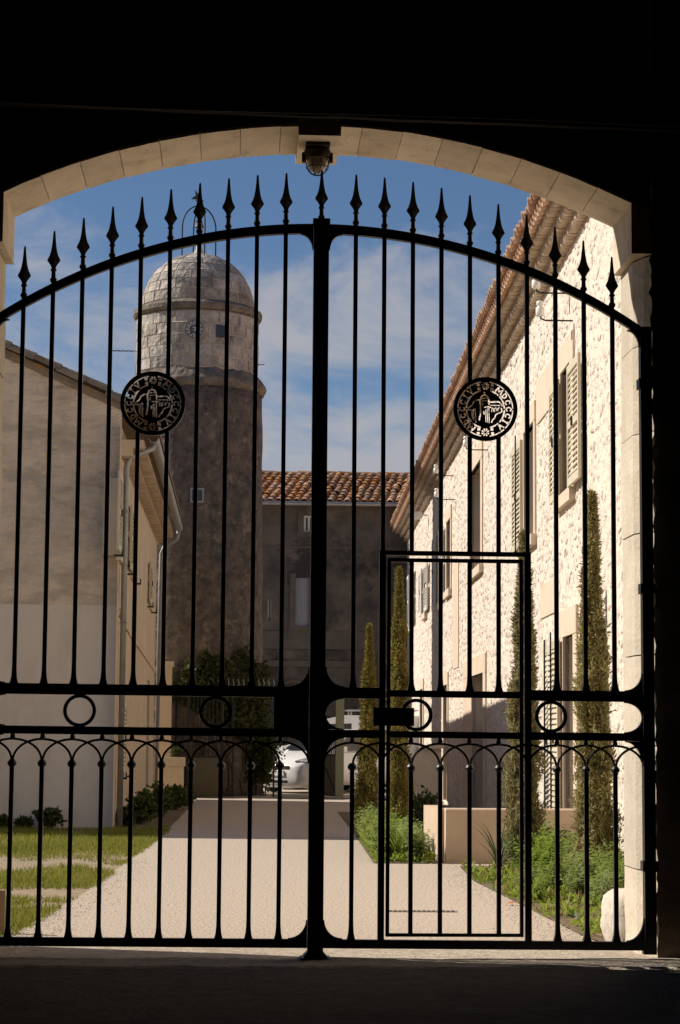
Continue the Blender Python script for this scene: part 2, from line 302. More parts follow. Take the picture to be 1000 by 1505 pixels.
ring_strip(YI - 0.02, 0.012, 2.045, 'inner_wall', 'passage_wall', 1.0)
ring_strip(YO, 0.12, 2.12, 'outer_wall', 'jamb_stone', 0.0, 9.0)
b = MB(); b.loft([[(math.sin(t) * r, y, ARC_C + math.cos(t) * r) for r, y in ((ARC_R + 0.012, YI + 0.01), (ARC_R + 0.012, YO - 0.01), (ARC_R + 0.5, YO - 0.01), (ARC_R + 0.5, YI + 0.01))] for t in np.linspace(-0.47, 0.47, 40)]); b.build('arch_core', 'mortar', gh)
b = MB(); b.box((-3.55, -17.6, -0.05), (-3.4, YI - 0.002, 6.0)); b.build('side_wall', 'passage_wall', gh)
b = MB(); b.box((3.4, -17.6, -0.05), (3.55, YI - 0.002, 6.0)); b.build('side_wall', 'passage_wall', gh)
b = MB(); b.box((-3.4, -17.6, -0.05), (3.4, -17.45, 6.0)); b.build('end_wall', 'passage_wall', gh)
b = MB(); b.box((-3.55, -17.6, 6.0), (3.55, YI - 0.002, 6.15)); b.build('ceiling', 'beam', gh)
b = MB(); b.box((-5.3, YI + 0.003, 7.2), (5.3, YO - 0.003, 7.35)); b.build('coping', 'jamb_stone', gh)
for yb in (-0.95, -2.6, -4.3, -6.0): MB().box((-3.39, yb - 0.13, 5.72), (3.39, yb + 0.13, 5.99)).build('joist', 'beam', gh)
# tie beam whose lower edge crosses the crown of the arch
p0, p1 = atY(0, 159, -0.35), atY(1000, 199, -0.35)
sl = (p1.z - p0.z) / (p1.x - p0.x)
rings = []
for x in np.linspace(-3.39, 3.39, 40):
    zc = p0.z + sl * (x - p0.x) + 0.006 * fbm((x * 3, 0, 0)); rings.append([(x, -0.45, zc), (x, -0.36, zc + 0.012), (x, -0.36, zc + 0.30), (x, -0.45, zc + 0.31)])
MB().loft(rings).build('tie_beam', 'beam', gh)
MB().tube([(x, -0.47, p0.z + sl * (x - p0.x) + 0.01 + 0.012 * math.sin(x * 1.3)) for x in np.linspace(-3.38, 3.38, 30)], 0.005, 6).build('cable', 'vane', gh)
# voussoirs
A0 = math.asin(1.945 / ARC_R); nV = 16
for k in range(nV):
    a, c = -A0 + 2 * A0 * k / nV, -A0 + 2 * A0 * (k + 1) / nV
    if k in (nV // 2 - 1, nV // 2): pass
    ja = 0.00055; rings = []; dr = random.uniform(-0.004, 0.003); dy = random.uniform(-0.004, 0.006)
    for t in np.linspace(a + ja, c - ja, 5):
        s_, c_ = math.sin(t), math.cos(t); r0 = ARC_R + dr + 0.004 * fbm((t * 20, k, 1)); r1 = ARC_R + 0.27
        wob_ = 0.008 * fbm((t * 30, 5, k))
        rings.append([(s_ * r0, YI - 0.010 + wob_ * 0, ARC_C + c_ * r0), (s_ * r0, YO + 0.008 + dy, ARC_C + c_ * r0), (s_ * r1, YO + 0.008 + dy, ARC_C + c_ * r1), (s_ * r1, YI - 0.010, ARC_C + c_ * r1)])
    MB().loft(rings).build('voussoir', 'arch_stone', gh)
kz = 4.985
b = MB(); b.loft([[(-0.142, YI - 0.03, kz), (0.118, YI - 0.03, kz), (0.118, YO + 0.015, kz), (-0.142, YO + 0.015, kz)], [(-0.155, YI - 0.03, kz + 0.3), (0.131, YI - 0.03, kz + 0.3), (0.131, YO + 0.015, kz + 0.3), (-0.155, YO + 0.015, kz + 0.3)]])
b.build('keystone', 'arch_stone', gh)
# springers and jamb stones
def jamb(s, xo, xs, xi, seed):
    r = random.Random(seed)
    q = [(s * xs, YI - 0.01), (s * xs, YO + 0.01), (s * 2.5, YO + 0.01), (s * 2.5, YI - 0.01)]
    MB().loft([[(x, y, z) for x, y in q] for z in (4.285, 4.62)]).build('springer', 'arch_stone', gh)
    z = -0.04
    while z < 4.27:
        h = min(r.choice((0.42, 0.55, 0.62, 0.75)), 4.278 - z)
        if 4.278 - (z + h) < 0.2: h = 4.278 - z
        d = r.uniform(-0.008, 0.008); rings = []; nn = 9
        for i in range(nn):
            zz = z + 0.004 + (h - 0.008) * i / (nn - 1); e = min(i, nn - 1 - i)
            rg = 0.022 * fbm((zz * 7, seed, 0)) + 0.018 * fbm((zz * 23, seed, 4)) + (0.03 if e == 0 else 0.010 if e == 1 else 0) * r.random()
            fz = 0.006 * fbm((zz * 5, seed, 9))
            rings.append([(s * (xi + 0.05 + rg), YI - 0.010, zz), (s * (xi + rg), YI - 0.006, zz), (s * (xi - 0.035 + rg * 0.6), YI + 0.06, zz), (s * (xo + d + fz), YI + 0.20, zz), (s * (xo + d + fz), YO - 0.005, zz), (s * (xo + 0.012 + d), YO + 0.010, zz), (s * 2.45, YO + 0.010, zz), (s * 2.45, YI - 0.010, zz)])
        MB().loft(rings).build('jamb_stone', 'jamb_stone', gh); z += h
jamb(1, 1.965, 1.925, 2.045, 3)
jamb(-1, 1.985, 1.94, 2.02, 11)

gs = MB(); rings = []; base = [(1.99, 0.715), (1.955, 0.76), (1.935, 0.83), (1.915, 0.92), (1.905, 1.0), (1.915, 1.08), (1.95, 1.14), (2.05, 1.18), (2.22, 1.18), (2.22, 0.715)]
for t in np.linspace(0, 1, 18):
    z = 0.335 * t; w = 0.03 * math.sin(min(1, t * 1.25) * math.pi * 0.8) - (0.05 * max(0, (t - 0.8) / 0.2) ** 2)
    rings.append([(x - (w + 0.020 * fbm((y * 8, z * 8, 1)) + 0.008 * fbm((y * 25, z * 25, 2))) * (1 if x < 2.1 else 0), y, z) for x, y in base])
gs.loft(rings)
tag(gs.build('guard_stone', 'guard_stone', None, True), 'pale worn guard stone at the foot of the sunlit gate jamb', 'guard stone')

# lamp under the keystone
LP = atY(467, 203, 0.30); lp = thing('caged_lamp', (LP.x, 0.30, kz), 'rusty caged bulkhead lamp hanging under the keystone of the arch', 'lamp')
cx, cy = LP.x, 0.30
MB().box((cx - 0.075, cy - 0.1, kz - 0.02), (cx + 0.075, cy + 0.1, kz - 0.001)).build('mounting_plate', 'lamp_iron', lp)
MB().lathe([(0.055, kz - 0.02), (0.082, kz - 0.03), (0.086, kz - 0.06), (0.078, kz - 0.075)], (cx, cy, 0), 20).build('housing', 'lamp_iron', lp, True)
gl = [(0.066, kz - 0.072)] + [(0.066 * math.cos(t), kz - 0.10 - 0.075 * math.sin(t)) for t in np.linspace(0, 1.5, 9)]
MB().lathe(gl, (cx, cy, 0), 20).build('glass', 'lamp_glass', lp, True)
for k in range(4):
    a = math.pi * k / 4 + 0.3
    MB().tube([(cx + math.cos(a) * 0.078 * math.cos(t), cy + math.sin(a) * 0.078 * math.cos(t), kz - 0.095 - 0.095 * math.sin(t)) for t in np.linspace(0, math.pi, 15)], 0.0028, 5).build('cage_bar', 'lamp_iron', lp)
for r_, dz in ((0.079, 0.10), (0.070, 0.14)): MB().tube([(cx + r_ * math.cos(t), cy + r_ * math.sin(t), kz - dz) for t in np.linspace(0, 2 * math.pi, 20)[:-1]], 0.0028, 5, closed=True).build('cage_ring', 'lamp_iron', lp)
for s in (-1, 1): MB().box((cx + s * 0.085 - 0.012, cy - 0.015, kz - 0.105), (cx + s * 0.085 + 0.012, cy + 0.015, kz - 0.045)).build('clip', 'lamp_iron', lp)

# drain in front of the gate
dr = thing('drain_channel', (0, 0.6, 0), 'narrow slotted drain channel across the drive just outside the gate', 'drain')
MB().box((-1.97, 0.625, -0.03), (1.95, 0.775, 0.0)).build('slot_bed', 'dark_gap', dr)
b = MB()
for y0, y1 in ((0.615, 0.645), (0.755, 0.778)): b.box((-1.97, y0, -0.03), (1.95, y1, 0.005))
b.build('edge_rail', 'drain', dr)
b = MB()
for x in np.arange(-1.95, 1.94, 0.05): b.box((x, 0.645, -0.02), (x + 0.022, 0.755, 0.004))
stuff(b.build('grating_bars', 'drain', dr))
dg = thing('floor_grate', (0.92, 3.3, 0), 'small linear grate let into the drive beside the wicket path', 'grate')
MB().box((0.66, 3.26, 0.002), (1.19, 3.35, 0.006)).build('frame', 'drain', dg)
for x in np.linspace(0.68, 1.15, 14): MB().box((x, 3.275, 0.004), (x + 0.02, 3.335, 0.0085)).build('slot', 'dark_gap', dg)

# ------------------------------------------------------------------ iron gate
GT = 4.405; GR = 3.50; DB = 0.1748
def rz(x, z): return z - 0.0045 * x
def topz(x): return GT - (GR - math.sqrt(GR * GR - x * x))
LX = [-0.2165 - 0.1752 * k for k in range(10)]; RX = [0.211 + DB * k for k in range(10)]
Z_U0, Z_U1, Z_L0, Z_L1, Z_B0, Z_B1, Z_COL = 1.528, 1.592, 1.295, 1.342, 0.066, 0.116, 1.122
def sq(x, z, w, y=0.0): return [(x - w, y - w, z), (x + w, y - w, z), (x + w, y + w, z), (x - w, y + w, z)]
HB = 0.0128
def bar(x, z0, z1, par, name='bar', fl=True, w=HB):
    b = MB(); prof = [(z0, 0.025), (z0 + 0.012, 0.0215), (z0 + 0.035, 0.0165), (z0 + 0.07, w + 0.001), (z0 + 0.11, w), (z1, w)] if fl else [(z0, w), (z1, w)]
    return b.loft([sq(x, z, h) for z, h in prof]).build(name, 'iron', par)
def spike(x, z, par, h=0.325):
    b = MB(); s = h / 0.325
    b.lathe([(0.013, z - 0.03), (0.0135, z + 0.004), (0.021, z + 0.018), (0.0215, z + 0.028), (0.014, z + 0.036), (0.0125, z + 0.072 * s), (0.019, z + 0.080 * s), (0.019, z + 0.086 * s), (0.0125, z + 0.092 * s)], (x, 0, 0), 10)
    rings = []
    for zz, w in ((0.09, 0.012), (0.105, 0.016), (0.12, 0.025), (0.134, 0.036), (0.142, 0.0400), (0.152, 0.0365), (0.172, 0.0265), (0.195, 0.0195), (0.23, 0.0135), (0.27, 0.0095), (0.318, 0.006), (0.325, 0.003)):
        rings.append([(x - w, 0, z + zz * s), (x, -w * 0.8, z + zz * s), (x + w, 0, z + zz * s), (x, w * 0.8, z + zz * s)])
    b.loft(rings); return b.build('spike', 'iron', par)
def collar(x, z, par):
    MB().lathe([(0.012, z - 0.022), (0.019, z - 0.018), (0.027, z - 0.006), (0.027, z + 0.006), (0.019, z + 0.018), (0.013, z + 0.024)], (x, 0, 0), 12).build('collar', 'iron', par)
def ball(x, z, par):
    MB().lathe([(0.004, z - 0.017), (0.013, z - 0.011), (0.0165, z), (0.013, z + 0.011), (0.009, z + 0.024)], (x, 0, 0), 10).build('ball', 'iron', par)
def tracery(xa, xb, par, left=True, right=True):
    d = xb - xa; zt, zb = rz(xa, Z_L0 - 0.030), rz(xa, Z_COL + 0.018); b = MB()
    for on, c, s in ((left, xa, 1), (right, xb, -1)):
        if on: b.tube([(c + s * d * 0.975 * math.sin(t), 0.004 * s, zb + (zt - zb) * math.cos(t)) for t in np.linspace(0, math.pi / 2, 13)], 0.0078, 6)
    b.build('tracery_arch', 'iron', par)
def rail(xa, xb, za, zb, par, name, hw=0.017):
    b = MB(); b.loft([[(x, -hw, rz(x, za)), (x, hw, rz(x, za)), (x, hw, rz(x, zb)), (x, -hw, rz(x, zb))] for x in (xa, xb)]); return b.build(name, 'iron', par)
def ring(x, par):
    z = rz(x, (Z_L1 + Z_U0) / 2); R = (Z_U0 - Z_L1) / 2 + 0.004; b = MB(); n = 40; rings = []
    for k in range(n + 1):
        a = 2 * math.pi * k / n; c_, s_ = math.cos(a), math.sin(a)
        rings.append([(x + c_ * r, y, z + s_ * r) for r, y in ((R, -0.013), (R, 0.013), (R - 0.021, 0.013), (R - 0.021, -0.013))])
    b.loft(rings, cap=False).build('ring', 'iron', par)
def bracket(x, z, sx_, sz_, w, h, par, y=0.014, convex=False):
    pts = [(x, z)]
    for t in np.linspace(0, math.pi / 2, 12):
        if convex: pts.append((x + sx_ * w * math.cos(t), z + sz_ * h * math.sin(t)))
        else: pts.append((x + sx_ * w * (1 - math.sin(t)) + sx_ * 0.006, z + sz_ * h * (1 - math.cos(t)) + sz_ * 0.006))
    pts = [pts[0], (x + sx_ * (w + 0.006), z)] + pts[1:] + [(x, z + sz_ * (h + 0.006))]
    MB().extrude([(a, -y, c) for a, c in pts], (0, 2 * y, 0)).build('bracket', 'iron', par)
def top_rail(xa, xb, par):
    rings = []
    for x in np.linspace(xa, xb, 40):
        rings.append([(x, -0.02, topz(x)), (x, 0.02, topz(x)), (x, 0.02, topz(x) - 0.058), (x, -0.02, topz(x) - 0.058)])
    MB().loft(rings).build('top_rail', 'iron', par)

# ---- medallion: a plate with the date lettering and the tower emblem cut through it
def medallion_mesh():
    N = 190; ax = (np.arange(N) + 0.5) / N * 2 - 1; X, Y = np.meshgrid(ax, ax)  # Y up
    R = np.hypot(X, Y); TH = np.degrees(np.arctan2(X, Y)) % 360
    solid = R <= 1.0; hole = np.zeros_like(solid)
    def seg(p, q, w):
        (ax_, ay_), (bx_, by_) = p, q; dx, dy = bx_ - ax_, by_ - ay_; L2 = dx * dx + dy * dy + 1e-9
        t = np.clip(((X - ax_) * dx + (Y - ay_) * dy) / L2, 0, 1); return np.hypot(X - ax_ - t * dx, Y - ay_ - t * dy) < w
    def line(pts, w):
        h = np.zeros_like(solid)
        for p, q in zip(pts[:-1], pts[1:]): h |= seg(p, q, w)
        return h
    hole |= (R > 0.845) & (R < 0.885); hole |= (R > 0.575) & (R < 0.625)
    for a in range(0, 360, 45):
        da = np.abs((TH - a + 180) % 360 - 180); hole &= ~((da * np.pi / 180 * R < 0.022))
    for a in (0, 180):
        da = np.abs((TH - a + 180) % 360 - 180); hole &= ~((da < 14) & (R < 0.8)); hole &= ~((da < 9))
    G = {'M': [[(-.5, -.5), (-.42, .5), (0, -.25), (.42, .5), (.5, -.5)]], 'C': [[(.42 * math.cos(t), .5 * math.sin(t)) for t in np.linspace(0.75, 2 * math.pi - 0.75, 14)]],
         'D': [[(-.38, .5), (.05, .46), (.36, .2), (.36, -.2), (.05, -.46), (-.38, -.5)], [(-.3, .22), (-.3, -.22)]], 'I': [[(0, -.5), (0, .5)], [(-.16, .5), (.16, .5)], [(-.16, -.5), (.16, -.5)]], 'V': [[(-.45, .5), (0, -.5), (.45, .5)]]}
    for base in (0, 180):
        for ch, a in zip('MDCCCIV', (37, 55, 73, 90, 107, 122, 139)):
            t = math.radians(a + base); u = (math.cos(t), -math.sin(t)); n_ = (math.sin(t), math.cos(t)); c = (n_[0] * 0.735, n_[1] * 0.735); w, h = 0.145, 0.155
            if ch == 'M': w = 0.19
            for st in G[ch]: hole |= line([(c[0] + p[0] * w * u[0] + p[1] * h * n_[0], c[1] + p[0] * w * u[1] + p[1] * h * n_[1]) for p in st], 0.023)
    for s in (1, -1):
        cyy = 0.735 * s; rr = np.hypot(X, Y - cyy); aa = np.degrees(np.arctan2(X, Y - cyy)) % 45
        hole |= (rr < 0.125) & (rr > 0.03) & (aa > 8) & (aa < 37)
        for e in (-1, 1):
            for rr0 in (0.66, 0.79): hole |= (np.abs(X - e * (0.205 + 0.02 * (rr0 > 0.7))) < 0.045) & (np.abs(Y - s * (rr0 - 0.02)) < 0.042)
    P = lambda x, y: ((x - 485) / 355, (490 - y) / 355)
    for pts, w in (([(418, 612), (428, 540), (432, 470), (424, 400), (440, 350), (474, 328), (508, 346), (524, 395), (526, 436)], 0.024), ([(474, 326), (474, 302)], 0.022), ([(448, 372), (500, 364)], 0.015), ([(448, 400), (505, 394)], 0.012),
                   ([(455, 425), (455, 450)], 0.014), ([(538, 410), (630, 406)], 0.028), ([(640, 408), (672, 440), (672, 452)], 0.02), ([(545, 448), (652, 446)], 0.016), ([(478, 470), (520, 462), (545, 470)], 0.02),
                   ([(556, 520), (556, 486), (566, 474), (576, 486), (576, 514)], 0.013), ([(590, 514), (590, 484), (602, 472), (612, 484), (612, 508)], 0.013), ([(626, 506), (626, 480), (640, 470), (650, 480)], 0.013), ([(666, 480), (668, 520), (620, 540), (598, 556), (590, 590), (566, 610), (556, 636)], 0.022),
                   ([(492, 500), (492, 632)], 0.017), ([(508, 480), (510, 640)], 0.012), ([(525, 480), (528, 644)], 0.014), ([(468, 520), (470, 545)], 0.022), ([(335, 520), (340, 600)], 0.014), ([(352, 500), (358, 625)], 0.012), ([(372, 500), (378, 640)], 0.013), ([(292, 500), (340, 505), (370, 492)], 0.024), ([(296, 482), (330, 455), (345, 436), (352, 412), (385, 390), (420, 386)], 0.022)):
        hole |= line([P(*p) for p in pts], w)
    solid &= ~hole
    r0 = 0.193; V = []; Fc = []; idx = {}
    def vid(i, j, k):
        key = (i, j, k)
        if key not in idx: idx[key] = len(V); V.append(((i / N * 2 - 1) * r0, -0.022 if k == 0 else -0.014, (j / N * 2 - 1) * r0))
        return idx[key]
    for j in range(N):
        i = 0
        while i < N:
            if not solid[j, i]: i += 1; continue
            e = i
            while e < N and solid[j, e]: e += 1
            for k in (0, 1):
                q = [vid(i, j, k), vid(e, j, k), vid(e, j + 1, k), vid(i, j + 1, k)]; Fc.append(q if k == 0 else q[::-1])
            Fc.append([vid(i, j, 0), vid(i, j + 1, 0), vid(i, j + 1, 1), vid(i, j, 1)]); Fc.append([vid(e, j, 1), vid(e, j + 1, 1), vid(e, j + 1, 0), vid(e, j, 0)])
            i = e
    return npmesh(None, V, Fc, 'iron')
MED = medallion_mesh()
def medallion(x, z, par):
    link('medallion', MED, par, Matrix.Translation((x, 0, z)))
    n = 48; rings = []
    for k in range(n + 1):
        a = 2 * math.pi * k / n; rings.append([(x + math.cos(a) * r, y, z + math.sin(a) * r) for r, y in ((0.195, -0.03), (0.195, -0.004), (0.172, -0.004), (0.172, -0.03))])
    MB().loft(rings, cap=False).build('medallion_rim', 'iron', par)

gl_ = thing('gate_leaf', (-1.0, 0, 0), 'black wrought iron gate leaf of plain bars without a wicket door', 'gate')
gr_ = thing('gate_leaf', (1.0, 0, 0), 'black wrought iron gate leaf that frames the wicket door', 'gate')
wk = thing('wicket_gate', (0.82, 0, 0.13), 'narrow wicket door of iron bars set into the gate leaf', 'wicket gate')
gp = thing('gate_post', (0, 0, 0), 'square black iron post with spike and footplate between the gate leaves', 'gate post')
PX = 0.046
MB().loft([sq(0, 0.02, PX), sq(0, 4.425, PX)]).build('shaft', 'iron', gp)
MB().box((-0.052, -0.052, 4.405), (0.052, 0.052, 4.432)).build('cap', 'iron', gp)
MB().box((-0.088, -0.088, -0.002), (0.088, 0.088, 0.014)).loft([sq(0, z, w) for z, w in ((0.014, 0.072), (0.025, 0.068), (0.036, 0.056), (0.048, 0.047))]).build('footplate', 'iron', gp)
for s in (-1, 1): MB().box((s * 0.022 - 0.004, -0.052, 0.06), (s * 0.022 + 0.004, -0.046, 4.40)).build('shaft_moulding', 'iron', gp)
spike(0, 4.428, gp, 0.32)
for leaf, s, xs in ((gl_, -1, LX), (gr_, 1, RX)):
    xe = s * 1.985; xp = s * (PX + 0.002)
    top_rail(min(xp, s * 1.955), max(xp, s * 1.955), leaf)
    for nm, za, zb in (('upper_rail', Z_U0, Z_U1), ('lower_rail', Z_L0, Z_L1), ('bottom_rail', Z_B0, Z_B1)):
        if s == 1 and nm != 'bottom_rail':
            rail(xp, RX[1] - 0.02, za, zb, leaf, nm); rail(RX[6] + 0.02, 1.955, za, zb, leaf, nm)
        else: rail(min(xp, s * 1.955), max(xp, s * 1.955), za, zb, leaf, nm, 0.02)
    MB().box((xe - 0.034, -0.034, 0.035), (xe + 0.034, 0.034, topz(1.95) - 0.01)).build('hinge_stile', 'iron', leaf)
    for zc in (2.20, 0.55, 3.45): MB().box((xe - 0.046, -0.043, zc - 0.03), (xe + 0.046, 0.043, zc + 0.03)).build('hinge_collar', 'iron', leaf)
    for k, x in enumerate(xs):
        zt = topz(x) - 0.05; inw = s == 1 and 1 <= k <= 6
        if s == 1 and k in (1, 6):
            MB().loft([sq(x, rz(x, Z_B1) - 0.01, 0.019), sq(x, 2.40, 0.019)]).build('door_stile', 'iron', leaf)
            B = bar(x, 2.40, zt, leaf, fl=False)
        elif inw and k in (4, 5): bar(x, 2.385, 3.279 - 0.168, leaf, fl=False); B = bar(x, 3.279 + 0.168, zt, leaf, fl=False)
        elif inw: B = bar(x, 2.385, zt, leaf, fl=False)
        else:
            if s == -1 and k in (4, 5): bar(x, rz(x, Z_U1), 3.281 - 0.168, leaf); B = bar(x, 3.281 + 0.168, zt, leaf, fl=False)
            else: B = bar(x, rz(x, Z_U1), zt, leaf)
        spike(x, topz(x), B)
        if not inw:
            L_ = bar(x, rz(x, Z_B1), rz(x, Z_COL), leaf, 'baluster'); collar(x, rz(x, Z_COL), L_); ball(x, rz(x, Z_L0) - 0.018, leaf)
    pairs = list(zip(xs[:-1], xs[1:])); 
    for k, (a, c) in enumerate(pairs):
        if s == 1 and 1 <= k <= 5: continue
        if s == 1: tracery(a, c, leaf)
        else: tracery(c, a, leaf)
    tracery(xs[0] - s * DB, xs[0], leaf, left=False) if s == 1 else tracery(xs[0], xs[0] + DB, leaf, right=False)
    tracery(xs[-1], xs[-1] + DB, leaf) if s == 1 else tracery(xs[-1] - DB, xs[-1], leaf)
    bracket(xp, topz(0.1) - 0.058, s, -1, 0.072, 0.092, leaf)
    bracket(xp, rz(0, Z_U1), s, 1, 0.105, 0.115, leaf); bracket(xp, rz(0, Z_B1), s, 1, 0.105, 0.105, leaf)
    bracket(xp, rz(0, Z_L0), s, -1, 0.105, 0.12, leaf)
    xh = s * 1.952
    bracket(xh, topz(1.9) - 0.06, -s, -1, 0.07, 0.10, leaf)
    bracket(xh, rz(xh, Z_U1), -s, 1, 0.10, 0.10, leaf); bracket(xh, rz(xh, Z_B1), -s, 1, 0.10, 0.13, leaf); bracket(xh, rz(xh, Z_L0), -s, -1, 0.10, 0.14, leaf)
    bracket(xh, rz(xh, Z_U0), -s, -1, 0.105, 0.085, leaf); bracket(xh, rz(xh, Z_L1), -s, 1, 0.105, 0.085, leaf)
    MB().box((xh - 0.01, -0.03, 0.035), (xh + s * 0.02, 0.03, 0.12)).build('heel', 'iron', leaf)
    if s == 1: bracket(xp, rz(0, Z_U0), 1, -1, 0.10, 0.08, leaf); bracket(xp, rz(0, Z_L1), 1, 1, 0.10, 0.08, leaf)
ring(-1.404, gl_); ring(-0.600, gl_); ring(1.399, gr_); ring(0.591, wk)
MB().box((-0.257, -0.022, rz(0, Z_L1) - 0.004), (-PX - 0.004, 0.022, rz(0, Z_U0) + 0.004)).build('lock_box', 'iron', gl_)
MB().lathe([(0.006, -0.004), (0.006, 0.0)], (0, 0, 0), 10).build('keyhole', 'chrome', gl_).matrix_basis = Matrix.Translation((-0.165, -0.024, 1.445)) @ Matrix.Rotation(rad(90), 4, 'X')
medallion(-1.005, 3.281, gl_); medallion(1.003, 3.279, gr_)
MB().box((RX[1] - 0.02, -0.016, 2.385), (RX[6] + 0.02, 0.016, 2.412)).build('transom', 'iron', gr_)
# wicket
wx0, wx1 = RX[1] + 0.028, RX[6] - 0.028
for x in (wx0 + 0.011, wx1 - 0.011): MB().loft([sq(x, 0.135, 0.011), sq(x, 2.366, 0.011)]).build('stile', 'iron', wk)
MB().box((wx0 + 0.001, -0.0125, 2.345), (wx1 - 0.001, 0.0125, 2.368)).build('top_rail', 'iron', wk)
MB().box((wx0 + 0.001, -0.0125, 0.133), (wx1 - 0.001, 0.0125, 0.152)).build('bottom_rail', 'iron', wk)
rail(wx0, wx1, Z_U0 + 0.012, Z_U1 - 0.012, wk, 'upper_rail', 0.015); rail(wx0, wx1, Z_L0 + 0.004, Z_L1 - 0.004, wk, 'lower_rail', 0.015)
for x in RX[2:6]:
    bar(x, rz(x, Z_U1) - 0.014, 2.35, wk); L_ = bar(x, 0.145, rz(x, Z_COL), wk, 'baluster', fl=False); collar(x, rz(x, Z_COL), L_); ball(x, rz(x, Z_L0) - 0.016, wk)
for a, c in zip(RX[2:5], RX[3:6]): tracery(a, c, wk)
tracery(RX[1], RX[2], wk); tracery(RX[5], RX[6], wk)
MB().box((0.333, -0.03, 1.366), (0.577, -0.013, 1.473)).build('lock_box', 'iron', wk)

# ------------------------------------------------------------------ house on the right
PHI = rad(1.7); U = Vector((math.sin(PHI), math.cos(PHI), 0)); NRM = Vector((-math.cos(PHI), math.sin(PHI), 0)); X0 = 2.85
HX = Matrix(((U.x, NRM.x, 0, X0), (U.y, NRM.y, 0, 0), (0, 0, 1, 0), (0, 0, 0, 1)))   # local (along, out, up)
def onW(px, py, out=0.0):
    p = hit(px, py, tuple(NRM), NRM.dot(Vector((X0, 0, 0))) + out); q = HX.inverted() @ p; return q.x, q.z
def HM(): return MB(HX)
hs = thing('stone_house', tuple(HX @ Vector((20, 0, 0))), 'long sunlit rubble stone house with louvred shutters and tiled eaves along the drive', 'house')
A_END, A_BEG, HTOP = 46.5, 0.7, 7.05
OPEN = {'A': (9.80, 10.60, 4.0, 5.42), 'C': (13.3, 14.4, 3.85, 5.3), 'B': (20.9, 22.9, 4.1, 5.85), 'F': (27.6, 28.6, 4.2, 5.6), 'G': (30.2, 31.2, 4.1, 5.6), 'H': (35.2, 36.2, 4.2, 5.3), 'I': (40.9, 41.9, 4.2, 5.6),
        'D': (20.4, 22.6, 0.10, 2.34), 'E': (9.65, 10.45, 0.12, 2.42), 'K': (28.4, 29.4, 0.05, 2.35), 'J': (36.4, 37.5, 0.05, 2.45)}
def wall_holes(name, m, par, mk, a0, a1, z0, z1, holes, depth, rev):
    As = sorted({a0, a1} | {h[0] for h in holes} | {h[1] for h in holes}); Zs = sorted({z0, z1} | {h[2] for h in holes} | {h[3] for h in holes})
    b = mk()
    for p, q in zip(As[:-1], As[1:]):
        for r, t in zip(Zs[:-1], Zs[1:]):
            mid = ((p + q) / 2, (r + t) / 2)
            if any(h[0] < mid[0] < h[1] and h[2] < mid[1] < h[3] for h in holes): continue
            b.poly([(p, 0, r), (q, 0, r), (q, 0, t), (p, 0, t)])
    o = b.build(name, m, par)
    for h in holes:
        c = mk(); p, q, r, t = h[:4]
        c.poly([(p, 0, r), (p, 0, t), (p, -depth, t), (p, -depth, r)]); c.poly([(q, 0, t), (q, 0, r), (q, -depth, r), (q, -depth, t)])
        c.poly([(p, 0, t), (q, 0, t), (q, -depth, t), (p, -depth, t)]); c.poly([(q, 0, r), (p, 0, r), (p, -depth, r), (q, -depth, r)])
        c.build('reveal', rev, par)
    return o
wall_holes('wall', 'mortar', hs, HM, A_BEG, A_END, -0.05, HTOP, list(OPEN.values()), 0.28, 'dressed')
HM().poly([(A_END, 0, -0.05), (A_END, -7, -0.05), (A_END, -7, 9), (A_END, 0, HTOP)]).build('end_wall', 'mortar', hs)
HM().poly([(A_BEG, 0, -0.05), (A_BEG, -7, -0.05), (A_BEG, -7, 9), (A_BEG, 0, HTOP)]).build('end_wall', 'mortar', hs)
def window(o, par, mk, dep=0.20, mullion=True):
    p, q, r, t = o; w = mk().box((p, -dep - 0.05, r), (q, -dep - 0.045, t)).build('window', 'glass', par); f = mk(); e = 0.06
    for a, c in (((p, r), (p + e, t)), ((q - e, r), (q, t)), ((p + e, r), (q - e, r + e)), ((p + e, t - e), (q - e, t))): f.box((a[0], -dep - 0.044, a[1]), (c[0], -dep, c[1]))
    if mullion: f.box(((p + q) / 2 - 0.03, -dep - 0.043, r + e), ((p + q) / 2 + 0.03, -dep - 0.001, t - e))
    f.build('frame', 'frame_white', w)
for k in 'ABCFGHI': window(OPEN[k], hs, HM)
for k in 'DEKJ':
    p, q, r, t = OPEN[k]; d_ = HM().box((p, -0.29, r), (q, -0.25, t)).build('door', 'door_grey' if k != 'E' else 'glass', hs)
    b = HM(); 
    for i in range(4): b.box((p + 0.1 + (q - p - 0.2) * i / 4 + 0.02, -0.249, r + 0.15), (p + 0.1 + (q - p - 0.2) * (i + 1) / 4 - 0.02, -0.235, t - 0.15))
    b.build('board', 'door_grey', d_)
PATCH = []
def surround(k, w=0.17, sill=True, wl=None, top=None):
    p, q, r, t = OPEN[k]; e = 0.022
    for nm, a, c in (('jamb', (p - w, r), (p, t)), ('jamb', (q, r), (q + (wl or w), t)), ('lintel', (p - w - 0.02, t), (q + (wl or w) + 0.02, t + (top or 0.24)))):
        HM().box((a[0], -0.05, a[1]), (c[0], e + random.uniform(0, 0.006) + (0.004 if nm == 'lintel' else 0), c[1])).build(nm, 'dressed', hs)
    if sill: HM().box((p - w - 0.04, -0.05, r - 0.14), (q + w + 0.04, 0.075, r)).build('sill', 'dressed', hs)
    PATCH.append((p - w - 0.03, q + (wl or w) + 0.03, r - 0.14, t + (top or 0.24)))
surround('A', 0.28, top=0.30); surround('B', 0.32, top=0.3); surround('C', 0.16); surround('F', 0.2); surround('G'); surround('H'); surround('I')
